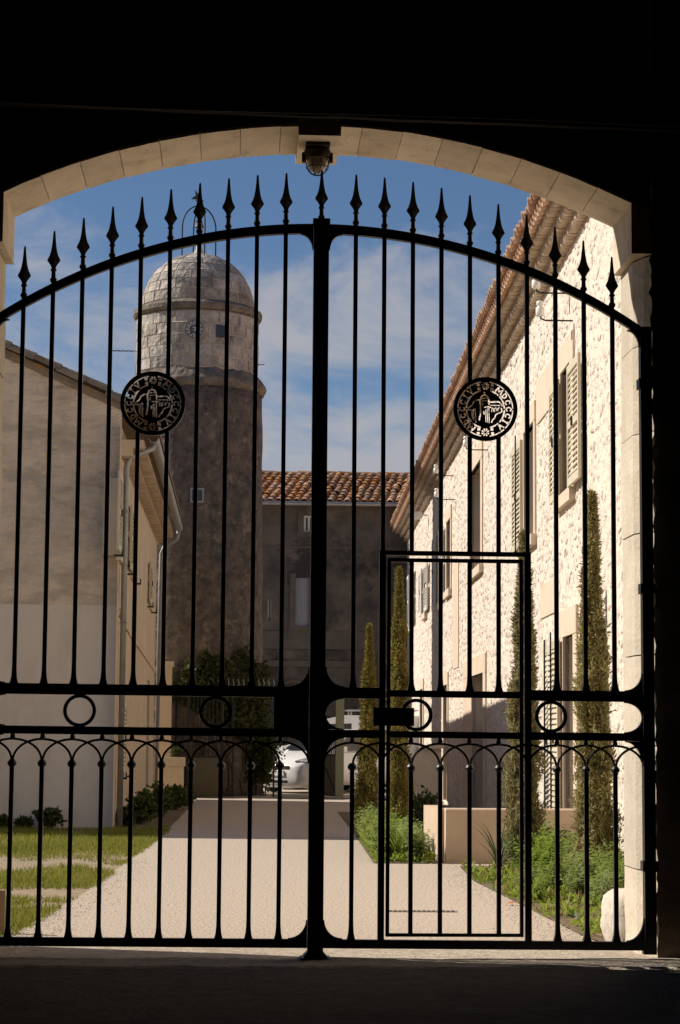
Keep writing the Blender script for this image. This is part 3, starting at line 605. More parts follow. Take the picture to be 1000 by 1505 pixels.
surround('D', 0.42, sill=False, wl=1.7, top=0.3); surround('E', 0.30, sill=False, wl=0.25, top=0.3); surround('K', 0.2, sill=False); surround('J', 0.2, sill=False)
for a, c, r, t in ((11.3, 13.0, 5.2, 5.75), (25.6, 26.9, 2.6, 4.6), (11.0, 12.6, 2.75, 3.15)):
    HM().box((a, -0.05, r), (c, 0.018, t)).build('plaster_patch', 'dressed', hs); PATCH.append((a, c, r, t))
# rubble stones: individual near, joined beyond
SV = []
for k in range(10):
    r = random.Random(100 + k); n = 8; ring0 = []; ring1 = []
    for i in range(n):
        a = 2 * math.pi * i / n + r.uniform(-0.2, 0.2); rr = 0.5 * r.uniform(0.66, 1.12); cx_, cz_ = math.cos(a), math.sin(a); pw = 0.72
        x, z = math.copysign(abs(cx_) ** pw, cx_) * rr, math.copysign(abs(cz_) ** pw, cz_) * rr
        ring0.append((x, -0.25, z)); ring1.append((x * 0.74 + r.uniform(-.03, .03), r.uniform(0.35, 0.8), z * 0.70 + r.uniform(-.03, .03)))
    ring2 = [(p[0] * 0.38, r.uniform(0.8, 1.05), p[2] * 0.38) for p in ring1]
    SV.append((ring0, ring1, ring2))
SME = []
for a, c, d in SV:
    m_ = MB(); m_.loft([a, c, d], cap=False); m_.f.append(tuple(range(2 * 8, 3 * 8)))
    me = bpy.data.meshes.new('stone'); me.from_pydata(m_.v, [], m_.f); me.update(); me.materials.append(M['rubble']); me.polygons.foreach_set('use_smooth', [True] * len(me.polygons)); SME.append((me, np.array(m_.v), m_.f))
stones = []; z = 0.0; row = 0
while z < HTOP - 0.35:
    h = random.uniform(0.075, 0.15); a = 5.2 + random.uniform(0, 0.2)
    while a < A_END:
        w = random.choice((0.09, 0.13, 0.18, 0.24, 0.30)) * random.uniform(0.8, 1.25) * (1 if a < 26 else 1.5); hh = h * random.uniform(0.55, 1.35); zc = z + h / 2 + random.uniform(-0.04, 0.04); ac = a + w / 2
        if random.random() < 0.80 and not any(p - w * .3 < ac < q + w * .3 and r - hh * .3 < zc < t + hh * .3 for p, q, r, t in PATCH + list(OPEN.values())):
            stones.append((ac, zc, w * random.uniform(0.8, 0.98), hh, random.uniform(0.004, 0.018), random.uniform(-0.45, 0.45), random.randrange(10)))
        a += w
    z += h * 0.98; row += 1
def shown(st):
    p = HX @ Vector((st[0], 0, st[1])); d = p - CAM; zc = d.dot(FWD); x = PW / 2 + F_PX * d.dot(RGT) / zc; y = PH / 2 - F_PX * d.dot(UPV) / zc
    return 0 < x < 912 and 180 < y < 1250
stones.sort(key=lambda s: s[0]); vis = [s for s in stones if shown(s)]; near = set(id(s) for s in vis[:300])
V, Fq = [], []; nv = 0
for st in stones:
    ac, zc, w, h, dp, an, vi = st; me, co, fc = SME[vi]
    mt = HX @ Matrix.Translation((ac, 0, zc)) @ Matrix.Rotation(an, 4, 'Y') @ Matrix.Diagonal((w, dp, h, 1))
    if id(st) in near: link('stone', me, hs, mt)
    else:
        A = np.array(mt); V.append(co @ A[:3, :3].T + A[:3, 3]); Fq += [tuple(i + nv for i in f) for f in fc]; nv += len(co)
me = bpy.data.meshes.new('rubble_stones'); me.from_pydata(np.concatenate(V).tolist(), [], Fq); me.update(); me.materials.append(M['rubble']); me.polygons.foreach_set('use_smooth', [True] * len(me.polygons))
stuff(link('rubble_stones', me, hs))

# eaves: corbelled tile courses (genoise) and roof
HE = 7.05
HM().loft([[(A_BEG, 0.41, HE + 0.0), (A_END, 0.41, HE + 0.0), (A_END, 0.41, HE + 0.03), (A_BEG, 0.41, HE + 0.03)], [(A_BEG, -7, HE + 2.6), (A_END, -7, HE + 2.6), (A_END, -7, HE + 2.63), (A_BEG, -7, HE + 2.63)]]).build('roof', 'tile_light', hs)
def half_tile(L, R0, R1, th, n=7, m='tile', down=True):
    b = MB(); rings = []
    for y, R in ((0, R0), (L, R1)):
        o = [(R * math.cos(t), y, R * math.sin(t)) for t in np.linspace(0, math.pi, n)]; i = [((R - th) * math.cos(t), y, (R - th) * math.sin(t)) for t in np.linspace(math.pi, 0, n)]
        rings.append(o + i)
    b.loft(rings); me = bpy.data.meshes.new('tile'); me.from_pydata(b.v, [], b.f); me.update(); me.materials.append(M[m]); return me, np.array(b.v), b.f
def lay(items, tile, name, par, maxn, nm2):
    me, co, fc = tile; V, Fq, nv = [], [], 0
    for k, mt in enumerate(items):
        if k < maxn: link(name, me, par, mt)
        else:
            A = np.array(mt); V.append(co @ A[:3, :3].T + A[:3, 3]); Fq += [tuple(i + nv for i in f) for f in fc]; nv += len(co)
    if V:
        m2 = bpy.data.meshes.new(nm2); m2.from_pydata(np.concatenate(V).tolist(), [], Fq); m2.update(); m2.materials.append(me.materials[0]); stuff(link(nm2, m2, par))
def brick_mesh(L, D, Hh, m):
    b = MB(); c = 0.008; b.loft([[(-L / 2, 0, c), (L / 2, 0, c), (L / 2, 0, Hh), (-L / 2, 0, Hh)], [(-L / 2, D - 0.02, 0), (L / 2, D - 0.02, 0), (L / 2, D - 0.02, Hh), (-L / 2, D - 0.02, Hh)], [(-L / 2 + c, D, 0.02), (L / 2 - c, D, 0.02), (L / 2 - c, D, Hh - 0.01), (-L / 2 + c, D, Hh - 0.01)]])
    me = bpy.data.meshes.new('tile'); me.from_pydata(b.v, [], b.f); me.update(); me.materials.append(M[m]); return me, np.array(b.v), b.f
gt = brick_mesh(0.112, 0.20, 0.078, 'genoise'); items = []
for c_, (out, zz) in enumerate(((0.11, 6.70), (0.22, 6.805), (0.33, 6.91))):
    HM().box((A_BEG, -0.02, zz + 0.012), (A_END, out - 0.014, zz + 0.100)).build('genoise_filling', 'genoise_fill', hs)
    HM().box((A_BEG, -0.02, zz + 0.080), (A_END, out - 0.003, zz + 0.104)).build('genoise_course', 'genoise', hs)
    for a in np.arange(A_BEG + 0.1, A_END, 0.132):
        items.append(HX @ Matrix.Translation((a + 0.066 * (c_ % 2) + random.uniform(-.006, .006), out - 0.2 + random.uniform(-.010, .008), zz + random.uniform(-.006, .004))) @ Matrix.Rotation(random.uniform(-.03, .03), 4, 'Z'))
items.sort(key=lambda m_: abs(m_.translation.y - 9))
lay(items, gt, 'genoise_tile', hs, 300, 'genoise_tiles')
et = half_tile(0.42, 0.105, 0.085, 0.016, 7, 'tile_light'); pt_ = math.atan2(2.6, 7.41); items = []
for a in np.arange(A_BEG, A_END, 0.2): items.append(HX @ Matrix.Translation((a + random.uniform(-.008, .008), 0.47 + random.uniform(-.02, .02), HE + 0.03)) @ Matrix.Rotation(math.pi, 4, 'Z') @ Matrix.Rotation(pt_, 4, 'X') @ Matrix.Rotation(random.uniform(-.04, .04), 4, 'Y'))
lay(items, et, 'eave_tile', hs, 300, 'eave_tiles')
items = [HX @ Matrix.Translation((a + 0.1, 0.44, HE - 0.005)) @ Matrix.Rotation(math.pi, 4, 'Z') @ Matrix.Rotation(pt_, 4, 'X') @ Matrix.Rotation(math.pi, 4, 'Y') for a in np.arange(A_BEG, A_END, 0.2)]
lay(items, et, 'channel_tile', hs, 300, 'channel_tiles')

def shutter(mk, par, a0, a1, z0, z1, m, y=0.03, ang=0.0, slats=True):
    """louvred leaf, hinged at a1 when ang != 0"""
    if ang: 
        base = mk().xf or Matrix.Identity(4); xf = base @ Matrix.Translation((a1, y, 0)) @ Matrix.Rotation(ang, 4, 'Z') @ Matrix.Translation((-a1, -y, 0)); mk = lambda: MB(xf)
    e = 0.065; th = 0.032
    f = mk(); f.box((a0, y, z0), (a0 + e, y + th, z1)).box((a1 - e, y, z0), (a1, y + th, z1))
    for za, zb in ((z0, z0 + 0.09), (z1 - 0.09, z1), ((z0 + z1) / 2 - 0.04, (z0 + z1) / 2 + 0.04)): f.box((a0 + e, y + 0.001, za), (a1 - e, y + th - 0.001, zb))
    s_ = f.build('shutter', m, par)
    if slats:
        zz = z0 + 0.10
        while zz < z1 - 0.10:
            if abs(zz - (z0 + z1) / 2) > 0.06: mk().loft([[(a, y + 0.004, zz + 0.045), (a, y + 0.012, zz + 0.05), (a, y + th, zz + 0.008), (a, y + th - 0.008, zz)] for a in (a0 + e, a1 - e)]).build('slat', m, s_)
            zz += 0.062
    hk = mk(); hk.box(((a0 + a1) / 2 - 0.012, y + th, (z0 + z1) / 2 - 0.05), ((a0 + a1) / 2 + 0.012, y + th + 0.02, (z0 + z1) / 2 + 0.05)).build('latch', 'iron', s_)
    return s_
shutter(HM, hs, 8.62, 9.52, 3.99, 5.30, 'shutter', 0.06); shutter(HM, hs, 10.45, 11.2, 3.99, 5.34, 'shutter', 0.05)
shutter(HM, hs, 14.5, 15.6, 3.82, 5.24, 'shutter')
shutter(HM, hs, 10.50, 11.15, 0.18, 2.40, 'shutter', 0.05); shutter(HM, hs, 11.2, 12.0, 0.18, 2.38, 'shutter', 0.03)
for a, q, r, t in ((31.25, 32.3, 4.1, 5.6), (29.1, 30.15, 4.1, 5.6), (36.25, 37.3, 4.2, 5.3), (34.1, 35.15, 4.2, 5.3), (41.95, 43.0, 4.2, 5.6), (39.8, 40.85, 4.2, 5.6)): shutter(HM, hs, a, q, r, t, 'shutter_white', 0.05)
def bar_rod(par, mk, a, z0, z1, y): mk().tube([(a, y, z0), (a, y, z1)], 0.011, 6).build('espagnolette', 'iron', par)
bar_rod(hs, HM, 14.9, 3.75, 5.35, 0.08); bar_rod(hs, HM, 10.95, 0.3, 2.5, 0.10); bar_rod(hs, HM, 11.7, 0.3, 2.45, 0.08)
for px, py in ((788, 415), (794, 455), (685, 650), (641, 690), (642, 725)):
    a, zz = onW(px, py, 0.36); I_ = thing('insulator', tuple(HX @ Vector((a, 0, zz - 0.12))), {415: 'upper white ceramic insulator on an iron bracket under the eaves near the arch', 455: 'lower white ceramic insulator on an iron bracket under the eaves near the arch', 650: 'white ceramic insulator on a bracket above the tall upper window', 690: 'topmost small white insulator on a bracket far along the stone house', 725: 'lower small white insulator on a bracket far along the stone house'}[py], 'insulator')
    HM().tube([(a, -0.02, zz - 0.12), (a, 0.30, zz - 0.12), (a, 0.35, zz - 0.10), (a, 0.36, zz - 0.05)], 0.010, 6).build('bracket', 'iron', I_)
    c = HX @ Vector((a, 0.36, 0)); MB().lathe([(0.035, zz - 0.075), (0.048, zz - 0.06), (0.048, zz + 0.02), (0.03, zz + 0.032), (0.03, zz + 0.045), (0.042, zz + 0.055), (0.038, zz + 0.09), (0.015, zz + 0.10)], (c.x, c.y, 0), 12).build('ceramic', 'ceramic', I_, True)
a, zz = onW(617, 757, 0.2); fl_ = thing('floodlight', tuple(HX @ Vector((a, 0, zz))), 'small white floodlight under the far eaves of the stone house', 'floodlight')
HM().box((a - 0.12, 0.16, zz - 0.09), (a + 0.12, 0.34, zz + 0.07)).build('housing', 'frame_white', fl_); HM().tube([(a, -0.02, zz), (a, 0.17, zz)], 0.02, 6).build('arm', 'frame_white', fl_)

# low wall and terrace pieces by the house
lw = thing('low_wall', (2.4, 9.4, 0), 'low beige rendered wall standing across the end of the herb bed', 'wall')
zt = 0.56
b = MB(); pr = [(1.715, 9.30), (3.10, 9.30), (3.10, 9.55), (1.715, 9.55)]
b.loft([[(x + dx, y + dy, z) for (x, y), dx, dy in zip(pr, (i, 0, 0, i), (i, i, -i, -i))] for z, i in ((-0.03, 0), (zt - 0.012, 0), (zt, 0.012))]); b.build('front_face', 'low_wall', lw)
b = MB(); pr = [(1.60, 10.0), (1.712, 10.0), (1.80, 14.2), (1.45, 14.2)]
b.loft([[(x, y, z) for x, y in ((1.66, 9.48), (1.712, 9.48), (1.76, 10.6), (1.60, 10.6))] for z in (-0.03, zt - 0.006)]); b.build('return_face', 'low_wall', lw)
ww = thing('wing_wall', (1.95, 17.2, 0), 'pale curved wing wall in the shade beside the house doorway', 'wall')
pts = [(1.55, 0)] + [(1.62 + 0.5 * t, 0.35 + 0.75 * (1 - math.cos(t * math.pi / 2) ** 0.6) if False else 0.35 + 0.8 * t ** 1.8) for t in np.linspace(0, 1, 10)] + [(2.45, 1.15), (2.45, 0)]
MB().extrude([(x, 17.2, z) for x, z in pts], (0, 0.3, 0)).build('rendered_face', 'dressed', ww)
MB().box((2.2, 17.13, 1.14), (2.47, 17.52, 1.19)).build('coping', 'dressed', ww)

# ------------------------------------------------------------------ house on the left
GY, SX_ = 17.1, -2.2
def onS(px, py): p = hit(px, py, (1, 0, 0), SX_); return p.y, p.z
lh = thing('rendered_house', (-6, 22, 0), 'plastered house with a grey gable end and ochre shaded side wall', 'house')
g0, g1 = atY(0, 517, GY), atY(166, 592, GY); gs_ = (g0.z - g1.z) / (g0.x - g1.x)
def rake(x): return g1.z + gs_ * (x - g1.x)
XR = -7.5; LEND = 30.2; ZB = atY(80, 889, GY).z
V = [(SX_, GY, ZB), (SX_, GY, rake(SX_) - 0.02), (XR, GY, rake(XR) - 0.02), (2 * XR - SX_, GY, rake(SX_) - 0.02), (2 * XR - SX_, GY, ZB)]
MB().poly(V).build('gable_wall', 'gable', lh)
MB().box((2 * XR - SX_, GY - 0.012, -0.05), (SX_ - 0.003, GY + 0.2, ZB + 0.003)).build('gable_base', 'gable_low', lh)
SMK = lambda: MB(Matrix(((0, 1, 0, SX_), (1, 0, 0, 0), (0, 0, 1, 0), (0, 0, 0, 1))))   # (along Y, out +X, up)
SE = 5.42
SO = []
for (x0, y0), (x1, y1), w in (((170, 690), (170, 810), 0.9), ((186, 735), (192, 843), 1.0), ((215, 820), (220, 890), 0.9), ((176, 1030), (176, 1135), 0.8)):
    a, zt_ = onS(x0, y0); c, zb_ = onS(x1, y1); SO.append(((a + c) / 2 + 0.75, (a + c) / 2 + 0.75 + w, zb_, zt_))
ya, _ = onS(217, 1000); SO.append((ya, ya + 1.1, 0.0, 2.35))
wall_holes('side_wall', 'side', lh, SMK, GY, LEND, -0.05, SE + 0.3, SO, 0.22, 'dressed')
for o_ in SO[:4]:
    window(o_, lh, SMK, 0.15); p, q, r, t = o_
    shutter(SMK, lh, p - (q - p) * 0.9, p - 0.02, r, t, 'shutter', 0.03)
    SMK().box((p - 0.08, -0.02, r - 0.08), (q + 0.08, 0.05, r)).build('sill', 'dressed', lh)
    for aa in (p - 0.95 * (q - p), q + 0.05): SMK().box((aa, 0.0, r - 0.10), (aa + 0.03, 0.12, r - 0.07)).box((aa, 0.10, r - 0.10), (aa + 0.03, 0.12, r + 0.0)).build('shutter_stay', 'iron', lh)
p, q, r, t = SO[4]; SMK().box((p, -0.2, r), (q, -0.16, t)).build('door', 'door_grey', lh)
MB().poly([(SX_, LEND, 0), (2 * XR - SX_, LEND, 0), (2 * XR - SX_, LEND, SE), (XR, LEND, rake(XR)), (SX_, LEND, SE + 0.3)]).build('end_wall', 'side', lh)
SMK().loft([[(a, 0, z), (a, 0.025, z), (a, 0.03, z + 0.10), (a, 0, z + 0.11)] for a, z in ((GY + 0.05, 3.0), (20, 2.86), (25, 2.72), (LEND, 2.58))]).build('string_course', 'side', lh)
for s in (1, -1):
    xe = SX_ + 0.5; b = MB(); q = [(xe, rake(SX_) - 0.5 * 0.42 - 0.0), (XR, rake(XR))]
    P = [(q[0][0], q[0][1]), (q[1][0], q[1][1])]
    pts = [(x if s == 1 else 2 * XR - x, z) for x, z in P]
    b.loft([[(x, y, z) for x, z in pts] + [(x, y, z + 0.06) for x, z in reversed(pts)] for y in (GY - 0.06, LEND + 0.1)]); b.build('roof', 'rake_tile', lh)
rt = half_tile(0.44, 0.125, 0.10, 0.018, 7, 'rake_tile'); pa = math.atan(-gs_)
x = SX_ + 0.52; k = 0
while x > XR:
    dz_ = rake(SX_) - 0.5 * 0.42 if x > SX_ + 0.01 else None
    zz = rake(x) + 0.085 if x < SX_ else rake(SX_) - (x - SX_) * 0.42 + 0.05
    for j, yy in enumerate((GY - 0.03, GY + 0.22, GY + 0.47)):
        if j and x < -4.6: continue
        mt = Matrix.Translation((x, yy + random.uniform(-.015, .015), zz + random.uniform(-.012, .012))) @ Matrix.Rotation(rad(90), 4, 'Z') @ Matrix.Rotation(pa * 1.0 + random.uniform(-.03, .03), 4, 'X') @ Matrix.Rotation(random.uniform(-.1, .1), 4, 'Y')
        link('roof_tile', rt[0], lh, mt)
    x -= 0.36
rakeb = MB(); rings = []
for x in np.linspace(SX_ + 0.1, XR, 50): 
    zz = rake(x) + 0.02 * fbm((x * 4, 0, 2)); rings.append([(x, GY - 0.055, zz - 0.05 + 0.015 * fbm((x * 9, 1, 0))), (x, GY + 0.05, zz - 0.05), (x, GY + 0.05, zz + 0.07), (x, GY - 0.05, zz + 0.06)])
rakeb.loft(rings).build('verge_mortar', 'rake_tile', lh)
fl2 = atY(216, 546, 17.4); MB().box((fl2.x - 0.18, 17.3, rake(fl2.x) + 0.10), (fl2.x + 0.12, 17.7, rake(fl2.x) + 0.17)).build('ridge_slab', 'tile', lh)
for c_, (out, zz) in enumerate(((0.16, 5.30), (0.32, 5.42))):
    SMK().box((GY + 0.01, -0.02, zz), (LEND, out, zz + 0.118)).build('genoise_course', 'side', lh)
gt2 = half_tile(0.16, 0.085, 0.085, 0.016, 6, 'genoise'); items = []
for c_, (out, zz) in enumerate(((0.175, 5.275), (0.335, 5.395))):
    for a in np.arange(GY + 0.15, LEND, 0.19): items.append(Matrix.Translation((SX_ + out - 0.16, a, zz)) @ Matrix.Rotation(rad(-90), 4, 'Z') )
lay(items, gt2, 'genoise_tile', lh, 160, 'genoise_tiles')
gu = MB(); rings = []
for y in np.linspace(GY + 0.05, LEND, 30): rings.append([(SX_ + 0.46 + 0.075 * math.cos(t), y, 5.58 + 0.075 * math.sin(t)) for t in np.linspace(math.pi, 2 * math.pi, 8)] + [(SX_ + 0.46 + 0.068 * math.cos(t), y, 5.58 + 0.068 * math.sin(t)) for t in np.linspace(2 * math.pi, math.pi, 8)])
gu.loft(rings).build('gutter', 'zinc', lh, False)
def dpipe(pts): MB().tube(pts, 0.045, 10).build('downpipe', 'zinc', lh, True)
xg = SX_ + 0.46
dpipe([(xg, GY + 0.25, 5.53), (xg - 0.02, GY + 0.25, 5.45), (xg - 0.16, GY + 0.2, 5.38), (SX_ + 0.12, GY + 0.14, 5.30), (SX_ + 0.07, GY + 0.12, 5.15), (SX_ + 0.07, GY + 0.12, 0.02)])
dpipe([(xg, LEND - 0.1, 5.53), (xg - 0.05, LEND - 0.08, 5.35), (xg - 0.3, LEND, 5.2), (SX_ + 0.09, LEND + 0.06, 5.05), (SX_ + 0.06, LEND + 0.06, 0.02)])
for zz in (1.2, 2.9, 4.5): MB().tube([(SX_ + 0.07 + 0.05 * math.cos(t), GY + 0.12 + 0.05 * math.sin(t), zz) for t in np.linspace(0, 2 * math.pi, 12)[:-1]], 0.008, 5, closed=True).build('pipe_clip', 'zinc', lh)

# ------------------------------------------------------------------ clock tower
TY = 33.5
tw0 = atY(290.5, 500, TY); TX = tw0.x; SC = (TY - CAM.y) / (36 - CAM.y)
tr = lambda px0, px1, py: 1.022 * (atY(px1, py, TY).x - atY(px0, py, TY).x) / 2
zt_ = lambda py: atY(291, py, TY).z
tw = thing('clock_tower', (TX, TY, 0), 'round weathered clock tower with a stone dome and bell cage', 'tower')
rD, rS0, rS1 = tr(203, 379, 500), tr(195, 387, 600), tr(191, 392, 1000)
zL0, zL1, zC0, zC1, zD = zt_(581), zt_(558), zt_(473), zt_(460), zt_(457)
rings = [(rS1 + 0.04 - (rS1 + 0.04 - rS0 + 0.02) * t + 0.012 * math.sin(t * 37), zL0 * t) for t in np.linspace(0, 1, 24)]
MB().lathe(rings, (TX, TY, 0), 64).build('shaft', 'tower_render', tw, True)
def rough_lathe(prof, amp, fr, name, m, n=110):
    rings = []
    for i, (r_, z_) in enumerate(prof): rings.append([(TX + (r_ + amp * fbm((math.cos(t) * fr, math.sin(t) * fr, z_ * fr * 0.7), 5)) * math.cos(t), TY + (r_ + amp * fbm((math.cos(t) * fr, math.sin(t) * fr, z_ * fr * 0.7), 5)) * math.sin(t), z_ + amp * 0.5 * fbm((math.cos(t) * fr, math.sin(t) * fr, 9 + i), 4)) for t in np.linspace(0, 2 * math.pi, n + 1)[:-1]])
    MB().loft(rings, cap=False).build(name, m, tw)
rough_lathe([(rS0 - 0.05, zL0 - 0.02), (rS0 + 0.02, zL0 + 0.02), (rS0 + 0.06, zL0 + 0.09), (rS0 + 0.06, zL0 + 0.16), (rS0 + 0.02, zL0 + 0.23), (rD + 0.05, zL1 - 0.02), (rD - 0.02, zL1 + 0.07), (rD - 0.10, zL1 + 0.08)], 0.045, 6, 'ledge', 'ledge')
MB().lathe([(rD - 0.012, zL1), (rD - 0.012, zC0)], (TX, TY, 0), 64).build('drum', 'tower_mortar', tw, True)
rough_lathe([(rD - 0.04, zC0 + 0.01), (rD + 0.04, zC0 + 0.03), (rD + 0.075, zC0 + 0.08), (rD + 0.075, zC1 - 0.04), (rD + 0.03, zC1), (rD - 0.06, zC1 + 0.05), (rD - 0.12, zC1 + 0.06)], 0.02, 7, 'cornice', 'ledge')
rDm = tr(210, 374, 430); hDm = zt_(378) - zD + 0.06
dome = lambda t: (rDm * math.cos(t), zD + hDm * math.sin(t))
MB().lathe([((rDm - 0.014) * math.cos(t), zD + (hDm - 0.014) * math.sin(t)) for t in np.linspace(0, math.pi / 2 - 0.01, 16)], (TX, TY, 0), 64).build('dome', 'tower_mortar', tw, True)
def curved_stone(a0, a1, p0, p1, name, dep=0.05):
    n = 4; rings = []
    for a in np.linspace(a0, a1, n):
        ca, sa = math.cos(a), math.sin(a)
        rings.append([(TX + r * ca, TY + r * sa, z) for r, z in ((p0[0] - dep, p0[1]), (p0[0], p0[1]), (p1[0], p1[1]), (p1[0] - dep, p1[1]))])
    MB().loft(rings).build(name, 'tower_stone', tw)
nrow = 5; zz = np.linspace(zL1 + 0.07, zC0 - 0.02, nrow + 1)
for i in range(nrow):
    a = random.uniform(0, 1)
    end = a + 2 * math.pi
    while a < end - 0.05:
        w = min(random.uniform(0.24, 0.46), end - a)
        if end - a - w < 0.12: w = end - a
        j = random.uniform(-0.006, 0.008); curved_stone(a + 0.010, a + w - 0.010, (rD + j, zz[i] + 0.011), (rD + j, zz[i + 1] - 0.011), 'drum_stone'); a += w
tt = np.linspace(0.02, 1.32, 8)
for i in range(7):
    r_mid = dome((tt[i] + tt[i + 1]) / 2)[0]; n = max(6, int(2 * math.pi * r_mid / 0.42)); off = random.random()
    for k in range(n):
        a0 = off + 2 * math.pi * k / n; g = 0.014 / r_mid; j = random.uniform(-0.004, 0.01); q0, q1 = dome(tt[i] + 0.011), dome(tt[i + 1] - 0.011)
        curved_stone(a0 + g, a0 + 2 * math.pi / n * random.uniform(0.97, 1) - g, (q0[0] + j, q0[1]), (q1[0] + j, q1[1] + j), 'dome_stone', 0.04)
def on_tower(px, py, r):
    d = FWD + RGT * ((px - PW / 2) / F_PX) - UPV * ((py - PH / 2) / F_PX); ox, oy = CAM.x - TX, CAM.y - TY
    A = d.x ** 2 + d.y ** 2; B = 2 * (ox * d.x + oy * d.y); C_ = ox * ox + oy * oy - r * r; t = (-B - math.sqrt(B * B - 4 * A * C_)) / (2 * A); return CAM + d * t
def tower_frame(P): 
    n = Vector((P.x - TX, P.y - TY, 0)).normalized(); u = Vector((0, 0, 1)).cross(n); return Matrix(((u.x, n.x, 0, P.x), (u.y, n.y, 0, P.y), (0, 0, 1, P.z), (0, 0, 0, 1)))  # (right seen from outside = +u)
P = on_tower(286, 484, rD); xf = tower_frame(P)
ck = MB(xf); rings = [[(r * math.cos(t), y, r * math.sin(t)) for t in np.linspace(0, 2 * math.pi, 33)[:-1]] for r, y in ((0.235, -0.05), (0.235, 0.035), (0.205, 0.045), (0.20, 0.03))]
clk = ck.loft(rings).build('clock', 'clock_ring', tw)
MB(xf).loft([[(r * math.cos(t), y, r * math.sin(t)) for t in np.linspace(0, 2 * math.pi, 33)[:-1]] for r, y in ((0.20, 0.0), (0.20, 0.036))]).build('dial', 'clock_face', clk)
b = MB(xf)
for k in range(12):
    a = math.pi * k / 6; c_, s_ = math.cos(a), math.sin(a); w = 0.014
    for dw in (-0.016, 0.016): b.poly([(c_ * r - s_ * (dw + e), 0.041, s_ * r + c_ * (dw + e)) for r, e in ((0.10, -0.007), (0.10, 0.007), (0.185, 0.010), (0.185, -0.010))])
b.poly([(0.05 * math.cos(t), 0.041, 0.05 * math.sin(t)) for t in np.linspace(0, 2 * math.pi, 17)[:-1]])
b.build('numerals', 'clock_mark', clk)
for L_, ang, w in ((0.15, 4.05, 0.012), (0.10, 2.9, 0.015)): MB(xf).loft([[(-math.sin(ang) * e, 0.047 + t, math.cos(ang) * e) if i == 0 else (math.cos(ang) * -L_ * 0 - math.sin(ang) * e, 0.047 + t, math.cos(ang) * e) for e, t in ((-w, 0), (w, 0), (w, .004), (-w, .004))] if i == 0 else [(math.cos(ang) * L_ - math.sin(ang) * e, 0.047 + t, math.sin(ang) * L_ + math.cos(ang) * e) for e, t in ((-w * .5, 0), (w * .5, 0), (w * .5, .004), (-w * .5, .004))] for i in (0, 1)]).build('hand', 'vane', clk)
P = on_tower(325, 487, rD); MB(tower_frame(P)).box((-0.11, -0.1, -0.14), (0.11, 0.018, 0.14)).build('louvre_opening', 'glass', tw)
P = on_tower(290, 728, tr(193, 388, 728)); xf = tower_frame(P)
w_ = MB(xf).box((-0.13, -0.1, -0.14), (0.13, 0.02, 0.14)).build('window', 'glass', tw); f = MB(xf)
for a, c in (((-0.15, -0.16), (-0.11, 0.16)), ((0.11, -0.16), (0.15, 0.16)), ((-0.11, 0.12), (0.11, 0.16)), ((-0.11, -0.16), (0.11, -0.12))): f.box((a[0], -0.05, a[1]), (c[0], 0.035, c[1]))
f.build('frame', 'zinc', w_)
MB().lathe([(0.26, zD + hDm - 0.06), (0.14, zD + hDm), (0.07, zD + hDm + 0.12), (0.05, zD + hDm + 0.30), (0.075, zD + hDm + 0.34), (0.03, zD + hDm + 0.38)], (TX, TY, 0), 16).build('finial', 'tower_mortar', tw, True)
zc0 = zD + hDm - 0.10; zc1 = zt_(303); rc = tr(264, 315, 370)
for k in range(2):
    a = rad(20) + k * math.pi / 2
    pts = [(-rc * 1.04, zc0 - 0.1)] + [(-rc, z) for z in np.linspace(zc0 + 0.1, zc1 - rc * 1.3, 4)] + [(-rc * math.cos(t), zc1 - rc * 1.3 + rc * 1.3 * math.sin(t)) for t in np.linspace(0.15, math.pi - 0.15, 15)] + [(rc, z) for z in np.linspace(zc1 - rc * 1.3, zc0 + 0.1, 4)] + [(rc * 1.04, zc0 - 0.1)]
    MB().tube([(TX + u * math.cos(a), TY + u * math.sin(a), z) for u, z in pts], 0.017, 6).build('cage_hoop', 'iron_far', tw)
vn = zt_(296); MB().tube([(TX, TY, zc1 - 0.03), (TX, TY, vn + 0.28)], 0.03, 8).build('vane_rod', 'vane', tw)
MB().lathe([(0.02, vn), (0.10, vn + 0.01), (0.05, vn + 0.05), (0.03, vn + 0.09)], (TX, TY, 0), 10).build('vane_cup', 'vane', tw)
MB().extrude([(TX - 0.20, TY, vn + 0.06), (TX - 0.05, TY, vn + 0.04), (TX + 0.06, TY, vn + 0.10), (TX - 0.02, TY, vn + 0.16), (TX - 0.12, TY, vn + 0.28), (TX - 0.09, TY, vn + 0.14)], (0, 0.015, 0)).build('weather_cock', 'vane', tw)
MB().tube([(TX, TY, zc1 - 0.05), (TX, TY, zc1 - 0.30)], 0.012, 6).lathe([(0.11, zc1 - 0.50), (0.085, zc1 - 0.44), (0.065, zc1 - 0.34), (0.03, zc1 - 0.28)], (TX, TY, 0), 12).build('bell', 'vane', tw)
q = atY(200, 516, TY - 0.2); b = MB()
for k in range(8): b.tube([(q.x - 0.05 - k * 0.06, TY - 0.2, q.z + 0.01 * (-1) ** k), (q.x - 0.10 - k * 0.06, TY - 0.2, q.z - 0.01 * (-1) ** k)], 0.014, 5)
b.tube([(q.x + 0.3, TY - 0.2, q.z), (q.x - 0.5, TY - 0.2, q.z)], 0.008, 5); b.build('chain_rod', 'vane', tw)
q = atY(378, 536, TY - 0.2); MB().tube([(q.x - 0.3, TY - 0.2, q.z), (q.x + 0.17, TY - 0.2, q.z)], 0.010, 5).build('iron_rod', 'vane', tw)

